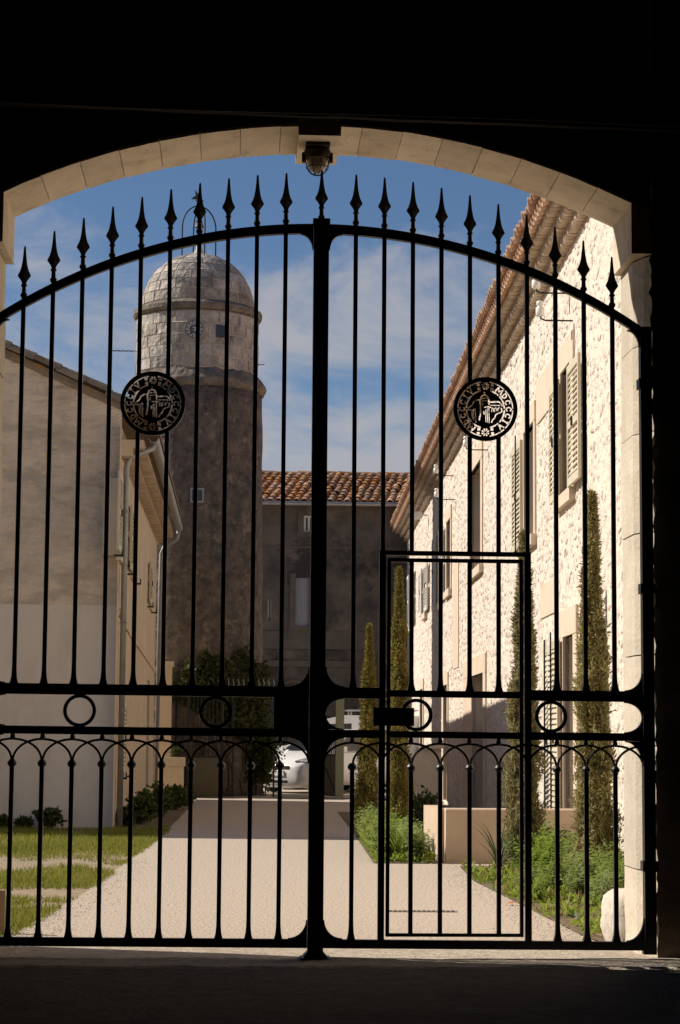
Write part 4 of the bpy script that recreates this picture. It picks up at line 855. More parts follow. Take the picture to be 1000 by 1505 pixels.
# ------------------------------------------------------------------ building across the far end
FY = 44.0
fb = thing('rear_building', (2, FY, 0), 'shaded brown rendered building with a terracotta tile roof closing the yard', 'building')
fe = atY(500, 742, FY - 0.35).z; fr_ = atY(500, 699, FY + 4.0).z
fw = lambda px, py: atY(px, py, FY)
FMK = lambda: MB(Matrix(((-1, 0, 0, 0), (0, -1, 0, FY), (0, 0, 1, 0), (0, 0, 0, 1))))   # (-X, out towards viewer, up)
p = fw(447, 757); q = fw(462, 782); d0 = fw(435, 849); d1 = fw(455, 921); n0 = fw(394, 880); n1 = fw(399, 912)
HO = [(-q.x, -p.x, q.z, p.z), (-d1.x, -d0.x, d1.z, d0.z), (-n1.x, -n0.x, n1.z, n0.z), (-6.2, -5.2, 5.2, 6.4), (5.2, 6.2, 5.2, 6.4)]
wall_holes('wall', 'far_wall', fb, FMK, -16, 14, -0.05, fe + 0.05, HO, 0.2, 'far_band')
for o_ in (HO[0], HO[2], HO[3], HO[4]): window(o_, fb, FMK, 0.12)
o_ = HO[1]; FMK().box((o_[0], -0.14, o_[2]), (o_[1], -0.10, o_[3])).build('door', 'door_blue', fb)
for o_ in (HO[0], HO[1]):
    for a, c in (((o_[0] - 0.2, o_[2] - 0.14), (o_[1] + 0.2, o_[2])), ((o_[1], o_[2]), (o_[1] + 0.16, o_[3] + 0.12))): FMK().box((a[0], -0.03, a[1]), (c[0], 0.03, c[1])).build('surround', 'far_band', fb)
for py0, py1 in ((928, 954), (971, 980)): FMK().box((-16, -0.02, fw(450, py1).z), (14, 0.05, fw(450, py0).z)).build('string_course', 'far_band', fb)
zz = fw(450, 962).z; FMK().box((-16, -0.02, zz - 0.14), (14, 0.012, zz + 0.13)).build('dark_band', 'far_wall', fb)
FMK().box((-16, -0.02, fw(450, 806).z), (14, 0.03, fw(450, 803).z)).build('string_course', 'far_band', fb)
c = fw(433, 1012); b = FMK(); arc_ = [(-c.x + 0.55 * math.cos(t), 0.02, c.z - 0.35 + 0.55 * math.sin(t)) for t in np.linspace(0, math.pi, 14)]
b.tube([(x, 0.02, z) for x, y, z in arc_], 0.07, 6); b.build('arch_band', 'far_band', fb)
RP = math.atan2(fr_ - fe, 4.35)
MB().loft([[(-14, FY - 0.35, fe), (16, FY - 0.35, fe), (16, FY - 0.35, fe + 0.05), (-14, FY - 0.35, fe + 0.05)], [(-14, FY + 4.0, fr_ - 0.05), (16, FY + 4.0, fr_ - 0.05), (16, FY + 4.0, fr_), (-14, FY + 4.0, fr_)]]).build('roof', 'tile', fb)
MB().poly([(-14, FY + 4.0, fr_), (16, FY + 4.0, fr_), (16, FY + 9, fe), (-14, FY + 9, fe)]).build('rear_slope', 'tile', fb)
MB().tube([(x, FY - 0.42, fe + 0.02) for x in np.linspace(-14, 16, 20)], 0.06, 8).build('gutter', 'zinc', fb)
ft = half_tile(0.50, 0.115, 0.092, 0.018, 7, 'tile'); items = []; Lr = 4.38; nr = 10
for a in np.arange(-14, 16, 0.235):
    lean = 0.0
    for j in range(nr):
        d = j * (Lr - 0.1) / nr - 0.04
        items.append(Matrix.Translation((a + 0.16 * d + random.uniform(-.02, .02), FY - 0.35 + d * math.cos(RP), fe + 0.05 + d * math.sin(RP) + random.uniform(0, .012))) @ Matrix.Rotation(-0.16 + random.uniform(-.04, .04), 4, 'Z') @ Matrix.Rotation(RP - 0.03 + random.uniform(-.03, .03), 4, 'X'))
def vis_key(m_):
    d = m_.translation - CAM; z = d.dot(FWD); x = PW / 2 + F_PX * d.dot(RGT) / z; return abs(x - 495)
items.sort(key=vis_key); lay(items, ft, 'roof_tile', fb, 300, 'roof_tiles')
for a in np.arange(-2, 6, 0.4): link('ridge_tile', ft[0], fb, Matrix.Translation((a + random.uniform(-.02, .02), FY + 4.0, fr_ + random.uniform(-.0, .03))) @ Matrix.Rotation(rad(-90), 4, 'Z'))

# ------------------------------------------------------------------ yard railings, pillar, cars
YF = 31.6
yg = thing('yard_gate', (-1.2, YF, 0), 'old iron yard gate with green sheet panel closed beside the beige pillar', 'gate')
xa, xb = atY(276, 1100, YF).x, atY(327, 1100, YF).x; zp = atY(300, 1112, YF).z; ztop = atY(300, 1019, YF).z
MB().box((xa, YF, 0.03), (xb, YF + 0.02, zp)).build('sheet_panel', 'green_metal', yg)
for x in np.linspace(xa + 0.03, xb - 0.03, 9): MB().tube([(x, YF + 0.01, zp), (x, YF + 0.01, ztop)], 0.011, 5).build('picket', 'iron_far', yg)
for zz in (zp, ztop): MB().box((xa - 0.01, YF - 0.012, zz - 0.02), (xb + 0.01, YF + 0.032, zz + 0.02)).build('rail', 'iron_far', yg)
for x in (xa, xb): MB().box((x - 0.025, YF - 0.02, 0.01), (x + 0.025, YF + 0.04, ztop + 0.03)).build('stile', 'iron_far', yg)
og = thing('yard_gate', (1.9, YF, 0), 'old iron yard gate leaf with curved top swung open by the car', 'gate')
xa, xb = atY(474, 1100, YF).x, atY(494, 1100, YF).x; zp = atY(490, 1110, YF).z; n = 8
G0, G1 = Vector((xa, YF + 1.1, 0)), Vector((xb + 0.05, YF, 0)); dirg = (G1 - G0)
xf = Matrix(((dirg.x, -dirg.y, 0, G0.x), (dirg.y, dirg.x, 0, G0.y), (0, 0, 1, 0), (0, 0, 0, 1)))
MB(xf).box((0, -0.008, 0.03), (1, 0.008, zp)).build('sheet_panel', 'green_metal', og)
for k in range(12):
    t = k / 11; MB(xf).tube([(t, 0, zp), (t, 0, zp + 0.15 + 0.50 * t ** 1.5)], 0.011, 5).build('picket', 'iron_far', og)
MB(xf).tube([(t, 0, zp + 0.15 + 0.50 * t ** 1.5) for t in np.linspace(0, 1, 12)], 0.018, 6).build('curved_rail', 'zinc', og)
MB(xf).box((0, -0.02, zp - 0.02), (1, 0.02, zp + 0.02)).build('rail', 'iron_far', og); MB(xf).tube([(0.05, -0.015, zp - 0.03), (0.95, -0.015, 0.06)], 0.012, 5).build('brace', 'iron_far', og)
MB().box((atY(494, 1050, YF).x, YF - 0.05, 0), (atY(506, 1050, YF).x, YF + 0.1, atY(500, 1018, YF).z)).build('board_post', 'pale_green', og)
ra = thing('spiked_railing', (-0.6, YF + 0.3, 0), 'row of iron spikes on a rail in front of the ivy on the tower', 'railing')
xa, xb = atY(258, 1005, YF + 0.3).x, atY(406, 1005, YF + 0.3).x; zr = atY(330, 1008, YF + 0.3).z
MB().box((xa, YF + 0.28, zr - 0.05), (xb, YF + 0.32, zr)).build('rail', 'iron_far', ra)
for x in (xa + 0.03, xa + 1.25, xb - 0.03): MB().box((x - 0.02, YF + 0.28, 0), (x + 0.02, YF + 0.319, zr - 0.05)).build('post', 'iron_far', ra)
for k, x in enumerate(np.linspace(xa + 0.05, xb - 0.05, 20)):
    MB().tube([(x, YF + 0.3, zr), (x + 0.015, YF + 0.3, zr + 0.06), (x - 0.01, YF + 0.26, zr + 0.13), (x + 0.01, YF + 0.24, zr + 0.17)], [0.010, 0.014, 0.010, 0.003], 5).build('spike', 'zinc', ra)
pil = thing('gate_pillar', (-1.9, 31.3, 0), 'squat beige rendered pillar with moulded cap at the yard gate', 'pillar')
xa, xb = atY(241, 1140, 31.1).x, atY(270, 1140, 31.1).x; zp = atY(255, 1126, 31.1).z; zq = atY(255, 1113, 31.1).z
MB().box((xa, 31.1, -0.02), (xb, 31.5, zp)).build('shaft', 'side', pil); MB().box((xa - 0.03, 31.07, zp), (xb + 0.03, 31.53, zq)).build('cap', 'dressed', pil)
MB().box((-2.14, 31.55, -0.02), (xa + 0.12, 31.9, 2.75)).box((-2.17, 31.52, 2.75), (xa + 0.16, 31.93, 2.87)).build('tall_pier', 'side', pil)

def blob_leaves(n, fn, size, asp=1.6, up=0.3, seed=1):
    r = np.random.default_rng(seed); P = fn(n, r); n = len(P)
    d = r.normal(size=(n, 3)); d[:, 2] = d[:, 2] + up; d /= np.linalg.norm(d, axis=1)[:, None]
    s = np.cross(d, r.normal(size=(n, 3))); s /= np.linalg.norm(s, axis=1)[:, None] + 1e-9
    L = size * r.uniform(0.6, 1.4, (n, 1)); Wd = L / asp / 2
    nm_ = np.cross(d, s)
    V = np.stack([P, P + d * L * 0.5 + s * Wd + nm_ * L * 0.08, P + d * L, P + d * L * 0.5 - s * Wd + nm_ * L * 0.08], 1).reshape(-1, 3)
    return V, np.arange(4 * n).reshape(n, 4)
def bush(name, label, cat, c, rx, ry, h, m, n, size, group=None, seed=1, stems=5):
    t = thing(name, c, label, cat, group); cv = Vector(c)
    def fn(k, r):
        u = r.normal(size=(k, 3)); u /= np.linalg.norm(u, axis=1)[:, None]; rad_ = r.uniform(0.35, 1, (k, 1)) ** 0.6
        bump = np.array([0.75 + 0.35 * noise.noise(Vector((a * 2.2 + seed, b_ * 2.2, e * 2.2))) * 2 for a, b_, e in u])[:, None]
        q = u * rad_ * np.clip(bump, 0.45, 1.25); return np.c_[c[0] + q[:, 0] * rx, c[1] + q[:, 1] * ry, c[2] + h * (0.5 + 0.5 * q[:, 2]).clip(0.02)]
    V, Fq = blob_leaves(n, fn, size, seed=seed); npmesh('foliage', V, Fq, m, t)
    b = MB(); r = random.Random(seed)
    for k in range(stems): b.tube([cv + Vector((r.uniform(-.2, .2) * rx, r.uniform(-.2, .2) * ry, -0.01)), cv + Vector((r.uniform(-.6, .6) * rx, r.uniform(-.6, .6) * ry, h * 0.7))], [0.012, 0.005], 5)
    b.build('stem', 'bark', t); return t
bush('potted_shrub', 'small green shrub growing on top of the squat beige pillar', 'plant', (atY(258, 1113, 31.3).x, 31.3, zq - 0.01), 0.13, 0.13, 0.22, 'shrub', 500, 0.05, seed=3)
# ivy and dark shrub at the tower foot
def ivy_fn(k, r):
    out = []
    while len(out) < k:
        a = r.uniform(-2.2, -0.1); z = r.uniform(0.3, 4.0); w = 0.5 + 0.5 * noise.noise(Vector((a * 2.0, z * 0.9, 3))) * 2
        topb = 3.05 - 0.9 * max(0, -1.35 - a) - 0.5 * max(0, a + 0.7) + 0.75 * noise.noise(Vector((a * 3.1, 1, 0))) + 0.4 * noise.noise(Vector((a * 9, 4, 0)))
        lowb = 1.55 - 0.9 * (a + 1.2)
        if z > topb or z < lowb - 1.2 * (a > -0.75) or r.random() > w + 0.15: continue
        rr = rS1 + 0.04 + abs(r.normal(0, 0.075)); out.append((TX + rr * math.cos(a), TY + rr * math.sin(a), z))
    return np.array(out)
iv = thing('ivy', (TX + 0.6, TY - rS1, 0), 'yellow green ivy climbing over the foot of the tower', 'ivy')
V, Fq = blob_leaves(7000, ivy_fn, 0.085, 1.3, -0.2, 4); npmesh('foliage', V, Fq, 'ivy', iv)
b = MB(); r = random.Random(8)
for k in range(9):
    a = -1.0 + r.uniform(-0.5, 0.6); pts = []
    for i in range(8): pts.append((TX + (rS1 + 0.06) * math.cos(a), TY + (rS1 + 0.06) * math.sin(a), 0.02 + i * 0.32)); a += r.uniform(-0.14, 0.14)
    b.tube(pts, [0.025, 0.024, 0.022, 0.02, 0.017, 0.014, 0.01, 0.006], 5)
b.build('vine_stem', 'bark', iv)
bq = onG(385, 1172)
bush('dark_shrub', 'dark straggling shrub at the tower foot beside the white car', 'shrub', (atY(388, 1160, 32.6).x, 32.6, 0), 0.42, 0.4, 1.9, 'shrub', 3500, 0.07, seed=9)

# car (local: +x forward, y left, z up)
hd = math.atan2(-0.72, -0.70); fc = atY(406, 1140, 34.9)
CX = Matrix.Translation((fc.x - math.cos(hd) * 2.0, 34.9 - math.sin(hd) * 2.0, 0.004)) @ Matrix.Rotation(hd, 4, 'Z')
car = thing('parked_car', tuple(CX.translation), 'white hatchback car parked behind the tower with its bonnet in the sun', 'car')
st = [  # x, half width, belt z, deck z(top centre), lower z, roof half width
    (2.00, 0.60, 0.58, 0.62, 0.16), (1.93, 0.74, 0.65, 0.71, 0.13), (1.70, 0.82, 0.74, 0.82, 0.14), (1.30, 0.86, 0.82, 0.91, 0.18), (0.95, 0.87, 0.88, 0.98, 0.18), (0.6, 0.87, 0.91, 1.00, 0.18), (-0.6, 0.87, 0.93, 1.0, 0.18), (-1.5, 0.86, 0.95, 1.0, 0.18), (-1.95, 0.80, 0.92, 0.95, 0.22), (-2.03, 0.72, 0.6, 0.62, 0.26)]
rings = []
for x, hw, zb_, zd, zl in st:
    rings.append([(x, -hw * 0.9, zl), (x, -hw, zl + 0.14), (x, -hw, (zl + zb_) / 2), (x, -hw * 0.97, zb_ - 0.03), (x, -hw * 0.86, zb_ + 0.02), (x, -hw * 0.5, zd - 0.01), (x, 0, zd), (x, hw * 0.5, zd - 0.01), (x, hw * 0.86, zb_ + 0.02), (x, hw * 0.97, zb_ - 0.03), (x, hw, (zl + zb_) / 2), (x, hw, zl + 0.14), (x, hw * 0.9, zl)])
MB(CX).loft(rings).build('body', 'car', car, True)
cab = [(1.05, 0.70, 0.96), (0.62, 0.68, 1.22), (0.25, 0.66, 1.40), (-0.3, 0.65, 1.47), (-1.0, 0.64, 1.45), (-1.55, 0.62, 1.30), (-1.92, 0.64, 0.97)]
MB(CX).loft([[(x, -hw - (z - 0.95) * -0.1, 0.90), (x, -hw * 0.94, z - 0.05), (x, -hw * 0.6, z), (x, hw * 0.6, z), (x, hw * 0.94, z - 0.05), (x, hw, 0.90)] for x, hw, z in cab]).build('cabin', 'car', car, True)
MB(CX).poly([(1.07, -0.62, 0.985), (1.07, 0.62, 0.985), (0.29, 0.58, 1.40), (0.29, -0.58, 1.40)]).build('windscreen', 'glass', car)
for s in (-1, 1):
    MB(CX).poly([(0.75, s * 0.725, 0.97), (0.22, s * 0.675, 1.34), (-1.0, s * 0.665, 1.38), (-1.45, s * 0.70, 1.0)]).build('side_window', 'glass', car)
    hl = [(1.86, s * 0.50, 0.655), (1.70, s * 0.835, 0.70), (1.42, s * 0.868, 0.80), (1.45, s * 0.80, 0.845), (1.72, s * 0.66, 0.80), (1.89, s * 0.48, 0.73)]
    MB(CX).loft([[Vector(p_) for p_ in hl], [Vector(p_) + Vector((0.035, s * 0.03, 0.012)) for p_ in hl]]).build('headlight', 'lens', car)
    MB(CX).lathe([(0.055, 0), (0.045, 0.03)], (0, 0, 0), 12).build('fog_lamp', 'lens', car).matrix_basis = CX @ Matrix.Translation((1.90, s * 0.60, 0.33)) @ Matrix.Rotation(rad(90), 4, 'Y') @ CX.inverted()
    MB(CX).box((0.72, s * 0.88, 0.95), (0.86, s * 1.04, 1.07)).build('mirror', 'car', car)
    for x in (1.22, -1.25):
        wh = CX @ Matrix.Translation((x, s * 0.80, 0.30)) @ Matrix.Rotation(rad(90), 4, 'X')
        w_ = MB(wh).lathe([(0.19, -0.09), (0.28, -0.09), (0.30, -0.05), (0.30, 0.05), (0.28, 0.09), (0.19, 0.09)], (0, 0, 0), 24).build('wheel', 'tyre', car, False); MB(wh).lathe([(0.19, -0.085), (0.12, -0.06), (0.12, 0.06), (0.19, 0.085)], (0, 0, 0), 16).build('rim', 'zinc', w_)
MB(CX).loft([[(1.985 - 0.0, -0.55, 0.20), (2.03, 0, 0.19), (1.985, 0.55, 0.20), (1.985, 0.55, 0.30), (2.03, 0, 0.30), (1.985, -0.55, 0.30)], [(1.93, -0.55, 0.20), (1.93, 0, 0.19), (1.93, 0.55, 0.20), (1.93, 0.55, 0.30), (1.93, 0, 0.30), (1.93, -0.55, 0.30)]]).build('lower_grille', 'car_plastic', car)
MB(CX).box((1.97, -0.40, 0.565), (2.018, 0.40, 0.625)).build('grille', 'car_plastic', car); MB(CX).box((2.0, -0.26, 0.40), (2.035, 0.26, 0.51)).build('number_plate', 'plate', car)
# van behind the railings
vx = atY(522, 1050, 38.5).x; VX = Matrix.Translation((vx + 0.1, 39.0, 0.004)) @ Matrix.Rotation(rad(180), 4, 'Z')
van = thing('parked_van', tuple(VX.translation), 'white van with a roof rack standing far back in the yard', 'van')
prof = [(2.3, 0.35), (2.35, 0.75), (2.1, 0.98), (1.45, 1.15), (0.85, 1.72), (0.4, 1.82), (-2.2, 1.82), (-2.35, 1.6), (-2.35, 0.35)]
MB(VX).loft([[(x, y, z) for x, z in prof] for y in (-0.85, -0.83, 0.83, 0.85)]).build('body', 'car', van)
MB(VX).poly([(1.44, -0.75, 1.18), (1.44, 0.75, 1.18), (0.90, 0.70, 1.69), (0.90, -0.70, 1.69)]).build('windscreen', 'glass', van)
for s in (-1, 1):
    MB(VX).poly([(1.2, s * 0.855, 1.15), (0.8, s * 0.855, 1.6), (0.2, s * 0.855, 1.62), (0.2, s * 0.855, 1.15)]).build('side_window', 'glass', van)
    for x in (1.5, -1.5): MB(VX @ Matrix.Translation((x, s * 0.78, 0.32)) @ Matrix.Rotation(rad(90), 4, 'X')).lathe([(0.1, -0.09), (0.32, -0.09), (0.32, 0.09), (0.1, 0.09)], (0, 0, 0), 20).build('wheel', 'tyre', van)
for y in (-0.6, 0.6): MB(VX).tube([(0.3, y, 1.95), (-2.1, y, 1.95)], 0.02, 6).build('rack_bar', 'zinc', van)
for x in (0.2, -0.9, -2.0): MB(VX).tube([(x, -0.6, 1.83), (x, -0.6, 1.955), (x, 0.6, 1.955), (x, 0.6, 1.83)], 0.018, 6).build('rack_bar', 'zinc', van)

# ------------------------------------------------------------------ cypresses
def cypress(px, Y, top_px, wpx, label, m, n, seed, lean=0.0):
    bx = atY(px, 1230, Y).x; topz_ = atY(px, top_px, Y).z; w = wpx / F_PX * (Y - CAM.y) / 2
    t = thing('cypress_tree', (bx, Y, 0), label, 'cypress', 'slender cypresses in the beds along the stone house')
    b = MB(); b.tube([(bx + 0.01 * math.sin(z * 3), Y, z) for z in np.linspace(-0.02, topz_ * 0.92, 10)], list(np.linspace(0.035, 0.006, 10)), 7); b.build('trunk', 'bark', t)
    def fn(k, r):
        z = r.uniform(0.03, 1, k) ** 0.9; prof_ = np.interp(z, [0, 0.06, 0.2, 0.45, 0.7, 0.85, 0.95, 1], [0.55, 0.9, 1.0, 0.84, 0.54, 0.28, 0.10, 0.01]); a = r.uniform(0, 2 * np.pi, k)
        lump = np.array([1 + 0.95 * noise.noise(Vector((math.cos(x) * 1.6 + seed, math.sin(x) * 1.6, zz * topz_ * 3.2))) + 0.50 * noise.noise(Vector((math.cos(x) * 4, math.sin(x) * 4 + seed, zz * topz_ * 9))) for x, zz in zip(a, z)])
        rr = w * prof_ * lump * r.uniform(0.25, 1.02, k) ** 0.45 * np.where(r.random(k) < 0.06, r.uniform(1.0, 1.35, k), 1.0); return np.c_[bx + lean * z + rr * np.cos(a), Y + rr * np.sin(a), z * topz_]
    V, Fq = blob_leaves(int(n * 1.6), fn, 0.05, 3.6, 1.3, seed); npmesh('crown', V, Fq, m, t)
    V, Fq = blob_leaves(n // 7, fn, 0.055, 4.0, 1.0, seed + 50); npmesh('dry_twigs', V, Fq, 'dry_twig', t)
cypress(873, 5.7, 728, 52, 'tall slender cypress growing closest to the sunlit gate jamb', 'cypress', 26000, 21)
cypress(771, 7.6, 785, 42, 'tall slender cypress rising in front of the low beige wall', 'cypress', 22000, 22)
cypress(585, 12.2, 838, 32, 'taller of the two golden green cypresses by the middle bed', 'cypress_far', 15000, 23)
cypress(541, 14.2, 921, 30, 'shorter of the two golden green cypresses by the middle bed', 'cypress_far', 12000, 24)

# ------------------------------------------------------------------ beds, lawn
def herb_mesh(seed, h, spread, stems, leaf, m):
    r = np.random.default_rng(seed); V, Fq = [], []
    for s in range(stems):
        a = r.uniform(0, 2 * np.pi); l = r.uniform(0.1, 1) * spread; hh = h * r.uniform(0.55, 1.1) * (1 - 0.35 * l / spread); base = np.array([r.normal(0, .05), r.normal(0, .05), 0]); tip = np.array([l * math.cos(a), l * math.sin(a), hh]); nl = int(9 + hh * 22)
        for i in range(nl):
            t = 0.15 + 0.85 * (i + r.random()) / nl; p = base * (1 - t) + tip * t; p[2] = hh * (t ** 0.85)
            az = r.uniform(0, 2 * np.pi); el = r.uniform(-0.3, 0.8); d = np.array([math.cos(az) * math.cos(el), math.sin(az) * math.cos(el), math.sin(el)]); L = leaf * r.uniform(0.6, 1.35) * (1.15 - 0.5 * t); sd_ = np.cross(d, [0, 0, 1.0]); sd_ /= np.linalg.norm(sd_) + 1e-6; wd = L * 0.22
            k = len(V); V += [p, p + d * L * .5 + sd_ * wd + [0, 0, L * .05], p + d * L - [0, 0, L * .12], p + d * L * .5 - sd_ * wd + [0, 0, L * .05]]; Fq.append((k, k + 1, k + 2, k + 3))
        k = len(V); V += [base, base + [.006, 0, 0], tip + [.002, 0, 0], tip]; Fq.append((k, k + 1, k + 2, k + 3))
    return npmesh(None, V, Fq, m)
HMS = [herb_mesh(31 + k, 0.5, 0.28, 34, 0.085, 'herb' if k % 3 else 'herb2') for k in range(6)]
def herb(x, y, s, label, group, k, sz=1.0):
    o = link('leafy_plant', HMS[k % 6], None, Matrix.Translation((x, y, 0.0)) @ Matrix.Rotation(random.uniform(0, 6.28), 4, 'Z') @ Matrix.Diagonal((s, s, s * sz, 1)))
    if k % 3 == 0: label = label.replace('bright green', 'grey green').replace('pale green', 'silvery green')
    if s > 0.9: label = 'tall ' + label
    return tag(o, label, 'plant', group)
k = 0
for y in np.arange(3.6, 8.6, 0.42):
    for x in np.arange(2.02, 2.95, 0.30):
        xx, yy = x + random.uniform(-.1, .1), y + random.uniform(-.12, .12)
        if (yy < 4.2 and random.random() < 0.35) or (yy > 5.4 and xx < 2.16): continue
        herb(xx, yy, random.uniform(0.62, 0.98) * (1.0 if xx > 2.1 else 0.7) * (0.80 + 0.11 * (yy - 3.6)), 'bright green leafy plant crowding the bed at the foot of the cypresses', 'leafy plants of the bed beside the gate', k); k += 1
for y in np.arange(9.5, 13.6, 0.42):
    for x in np.arange(1.12, 1.62, 0.25):
        herb(x + random.uniform(-.06, .06) + 0.02 * (y - 9.5), y + random.uniform(-.1, .1), random.uniform(0.75, 1.05), 'pale green leafy plant in the middle bed before the golden cypresses', 'leafy plants of the middle bed', k, 1.05); k += 1
def weeds(name, label, n, fn, size, m, seed, asp=2.0, up=0.6):
    V, Fq = blob_leaves(n, fn, size, asp, up, seed); stuff(npmesh(name, V, Fq, m), label, 'weeds')
def wfn(k, r):
    y = r.uniform(1.2, 8.7, k); e = np.interp(y, [1.4, 4, 6.6, 8.75], [1.83, 1.77, 1.70, 1.80]); x = e + r.uniform(0.0, 1.0, k) ** 0.8 * 1.25; d = np.array([noise.noise(Vector((a * 2.3, b_ * 1.6, 0))) for a, b_ in zip(x, y)]); keep = d + r.uniform(-.35, .35, k) > -0.02 + 0.22 * (y < 3.4); return np.c_[x, y, r.uniform(0, 0.06, k)][keep]
weeds('ground_weeds', 'low weeds and clover covering the soil of the gate bed', 16000, wfn, 0.055, 'herb', 61)
weeds('dry_weeds', 'dry straw coloured stalks lying among the weeds of the gate bed', 5000, wfn, 0.075, 'dry_twig', 63, 6.0, 0.3)
def wfn2(k, r):
    y = r.uniform(9.2, 15, k); e = 0.98 + (y - 9.14) * 0.026; return np.c_[e + r.uniform(0, 0.6, k), y, r.uniform(0, 0.08, k)]
weeds('bed_weeds', 'low weeds covering the soil of the middle bed', 5000, wfn2, 0.06, 'herb', 62)
def strap(name, label, c, n, h, m, seed, group=None):
    r = random.Random(seed); b = MB()
    for k in range(n):
        a = r.uniform(0, 6.28); l = r.uniform(0.2, 0.95) * h; hh = h * r.uniform(0.7, 1.1); w = 0.011; pts = []
        for t in np.linspace(0, 1, 6): pts.append(Vector((c[0] + math.cos(a) * l * t ** 1.8, c[1] + math.sin(a) * l * t ** 1.8, c[2] + hh * (t - 0.28 * t ** 3 * (l / h)))))
        sd_ = Vector((-math.sin(a), math.cos(a), 0)); ids = [(b.pt(p - sd_ * w * (1 - i / 5.2)), b.pt(p + sd_ * w * (1 - i / 5.2))) for i, p in enumerate(pts)]
        for (i0, i1), (j0, j1) in zip(ids[:-1], ids[1:]): b.f.append((i0, i1, j1, j0))
    return tag(b.build(name, m), label, 'plant', group)
q = onG(733, 1286); strap('strap_leaf_plant', 'dark strappy clump with arching blades before the low beige wall', (q.x, q.y, 0), 44, 0.62, 'iris', 5)
q = onG(590, 1262); strap('strap_leaf_plant', 'upright grassy clump at the corner of the middle bed', (1.22, 9.5, 0), 60, 0.42, 'herb', 6)
for k in range(16):
    x, y = random.uniform(1.95, 2.5), random.uniform(1.5, 3.6); r = random.Random(k); b = MB(); s = r.uniform(0.025, 0.06)
    b.lathe([(s * 0.6, 0.0), (s, s * 0.25), (s * 0.85, s * 0.55), (s * 0.4, s * 0.75)], (x, y, 0.0), 7, rot=r.random()); o = b.build('pebble', 'flint'); tag(o, 'grey pebble lying among weeds at the near end of the herb bed', 'pebble', 'pebbles in the herb bed')
for k, (px, py, rx, h) in enumerate(((186, 1214, 0.20, 0.28), (210, 1210, 0.32, 0.50), (236, 1200, 0.36, 0.52), (258, 1190, 0.32, 0.46), (272, 1184, 0.26, 0.36))):
    q = onG(px, py); bush('clipped_shrub', ('smallest dark green shrub by the downpipe at the gable corner', 'dark green shrub second from the gable corner along the ochre side wall', 'tallest dark green shrub in the middle of the bed along the ochre wall', 'dark green shrub second from the beige pillar along the ochre side wall', 'low dark green shrub closest to the squat beige pillar')[k], 'shrub', (q.x, q.y, 0), rx * 0.8, rx * 1.4, h, 'shrub', 1800, 0.06, 'shrubs along the ochre side wall', 70 + k)
for k, (px, w, h, lab) in enumerate(((72, 0.22, 0.30, 'larger dark spiky shrub at the foot of the grey gable wall'), (36, 0.13, 0.13, 'tiny dark shrub at the foot of the grey gable wall'), (4, 0.12, 0.16, 'small dark shrub at the foot of the gable by the gate jamb'))):
    p = atY(px, 1217, GY - 0.3); bush('wall_foot_shrub', lab, 'shrub', (p.x, GY - 0.3, 0), w, 0.15, h, 'shrub', 500, 0.07, None, 80 + k)
bush('doorstep_shrub', 'small dark shrub in shade behind the low beige wall', 'shrub', (atY(622, 1190, 15.5).x, 15.5, 0), 0.28, 0.3, 0.62, 'shrub', 1200, 0.06, None, 91)
# grass
n = 120000; r = rng; y = 0.75 + 15.8 * r.random(n) ** 1.25; x0 = -5.4 - 0 * y; e = np.interp(y, [p[1] for p in DL], [p[0] for p in DL]); x = x0 + (e + 0.0 + 0.05 * r.random(n) - x0) * r.random(n)
dn = np.array([noise.noise(Vector((a * 0.45, b_ * 0.55, 1.7))) + 0.5 * noise.noise(Vector((a * 1.7, b_ * 1.9, 4.2))) for a, b_ in zip(x, y)])
wv = np.array([noise.noise(Vector((a * 0.8, 0.2 * b_, 8.0))) for a, b_ in zip(x, y)])
bare = np.exp(-((y - 3.45 + wv * 0.9) / 0.40) ** 2) * (0.9 + wv) + np.exp(-((y - 8.7 + wv * 1.5) / 0.5) ** 2) * (0.8 + wv) + np.exp(-((y - 5.1 - wv) / 0.25) ** 2) * (0.5 - wv)
keep = dn - bare + r.uniform(-.25, .25, n) > -0.34; x, y, dn = x[keep], y[keep], dn[keep]; n = len(x)
h = 0.045 * r.uniform(0.5, 1.5, n) * (1 + 0.5 * dn); a = r.uniform(0, 2 * np.pi, n); w = 0.0055; lx_, ly_ = r.normal(0, .02, n), r.normal(0, .02, n)
B = np.c_[x, y, np.full(n, -0.008)]; s_ = np.c_[np.cos(a), np.sin(a), np.zeros(n)] * w
V = np.stack([B - s_, B + s_, B + np.c_[lx_, ly_, h]], 1).reshape(-1, 3)
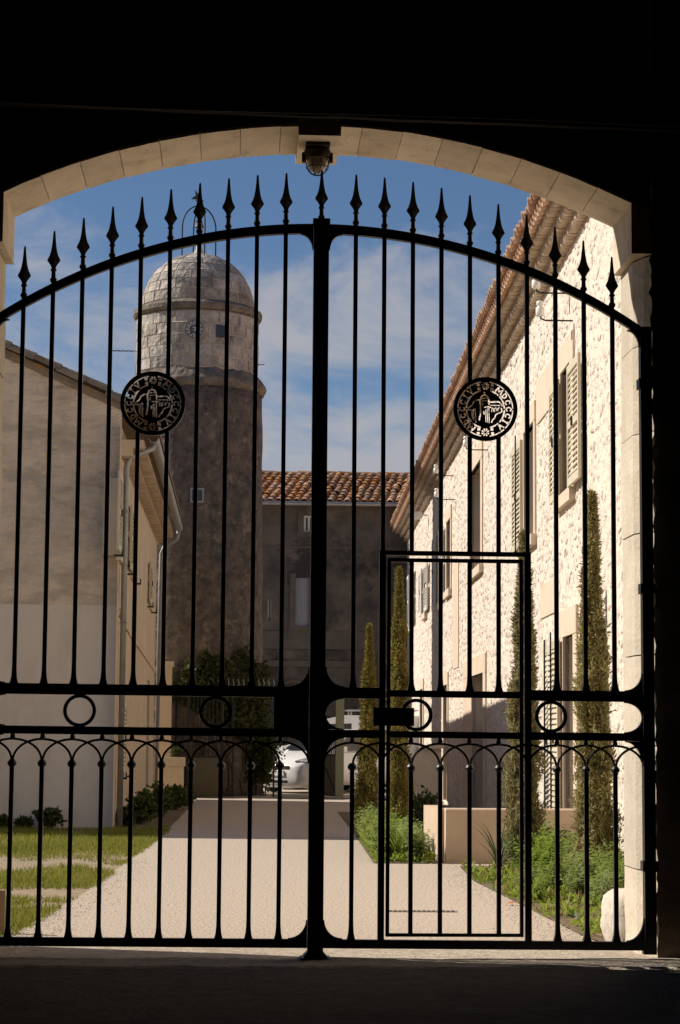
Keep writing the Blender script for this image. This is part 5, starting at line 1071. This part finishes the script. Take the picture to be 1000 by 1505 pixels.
stuff(npmesh('lawn_grass', V, np.arange(3 * n).reshape(n, 3), 'grass'), 'short patchy green grass of the lawn beside the drive', 'grass')
q = onG(757, 1331); b = MB(); b.loft([[(q.x - 0.07, q.y, 0.012), (q.x - 0.03, q.y + 0.03, 0.03), (q.x + 0.03, q.y + 0.025, 0.018), (q.x + 0.075, q.y + 0.01, 0.03)], [(q.x - 0.07, q.y - 0.005, 0.01), (q.x - 0.03, q.y - 0.035, 0.022), (q.x + 0.03, q.y - 0.03, 0.026), (q.x + 0.075, q.y + 0.0, 0.028)]], cap=False, closed=False)
tag(b.build('fallen_leaf', 'dead_leaf'), 'single curled brown leaf lying on the drive by the bed', 'leaf')
q = onG(0, 1372); tag(MB().loft([[(q.x - 0.03, q.y - 0.03, z), (q.x + 0.03, q.y - 0.03, z), (q.x + 0.028, q.y + 0.03, z), (q.x - 0.03, q.y + 0.03, z)] for z in (-0.02, 0.26, 0.28)]).build('wooden_stake', 'stake'), 'short wooden stake at the lawn edge next to the gate jamb', 'stake')

# loose gravel along the drive edges
r = np.random.default_rng(77); n = 2600; y = 0.9 + 9 * r.random(n) ** 1.6; left = r.random(n) < 0.45
e0 = np.interp(y, [p[1] for p in DL], [p[0] for p in DL]); e1 = np.interp(y, [1.4, 4, 6.6, 8.75], [1.83, 1.77, 1.70, 1.80]); x = np.where(left, e0 + np.abs(r.normal(0, 0.16, n)), e1 - np.abs(r.normal(0, 0.18, n))); sz = r.uniform(0.004, 0.011, n)
dirs = np.array([(1, 0, 0), (0, 1, 0), (-1, 0, 0), (0, -1, 0), (0, 0, 0.8)]); P = np.c_[x, y, np.full(n, 0.002)]
V = (P[:, None, :] + dirs[None] * sz[:, None, None] * r.uniform(0.6, 1.3, (n, 5, 1))).reshape(-1, 3); Fq = (np.arange(n)[:, None, None] * 5 + np.array([(0, 1, 4), (1, 2, 4), (2, 3, 4), (3, 0, 4)])[None]).reshape(-1, 3)
stuff(npmesh('loose_gravel', V, Fq, 'gravel'), 'loose gravel scattered along both edges of the drive', 'gravel')
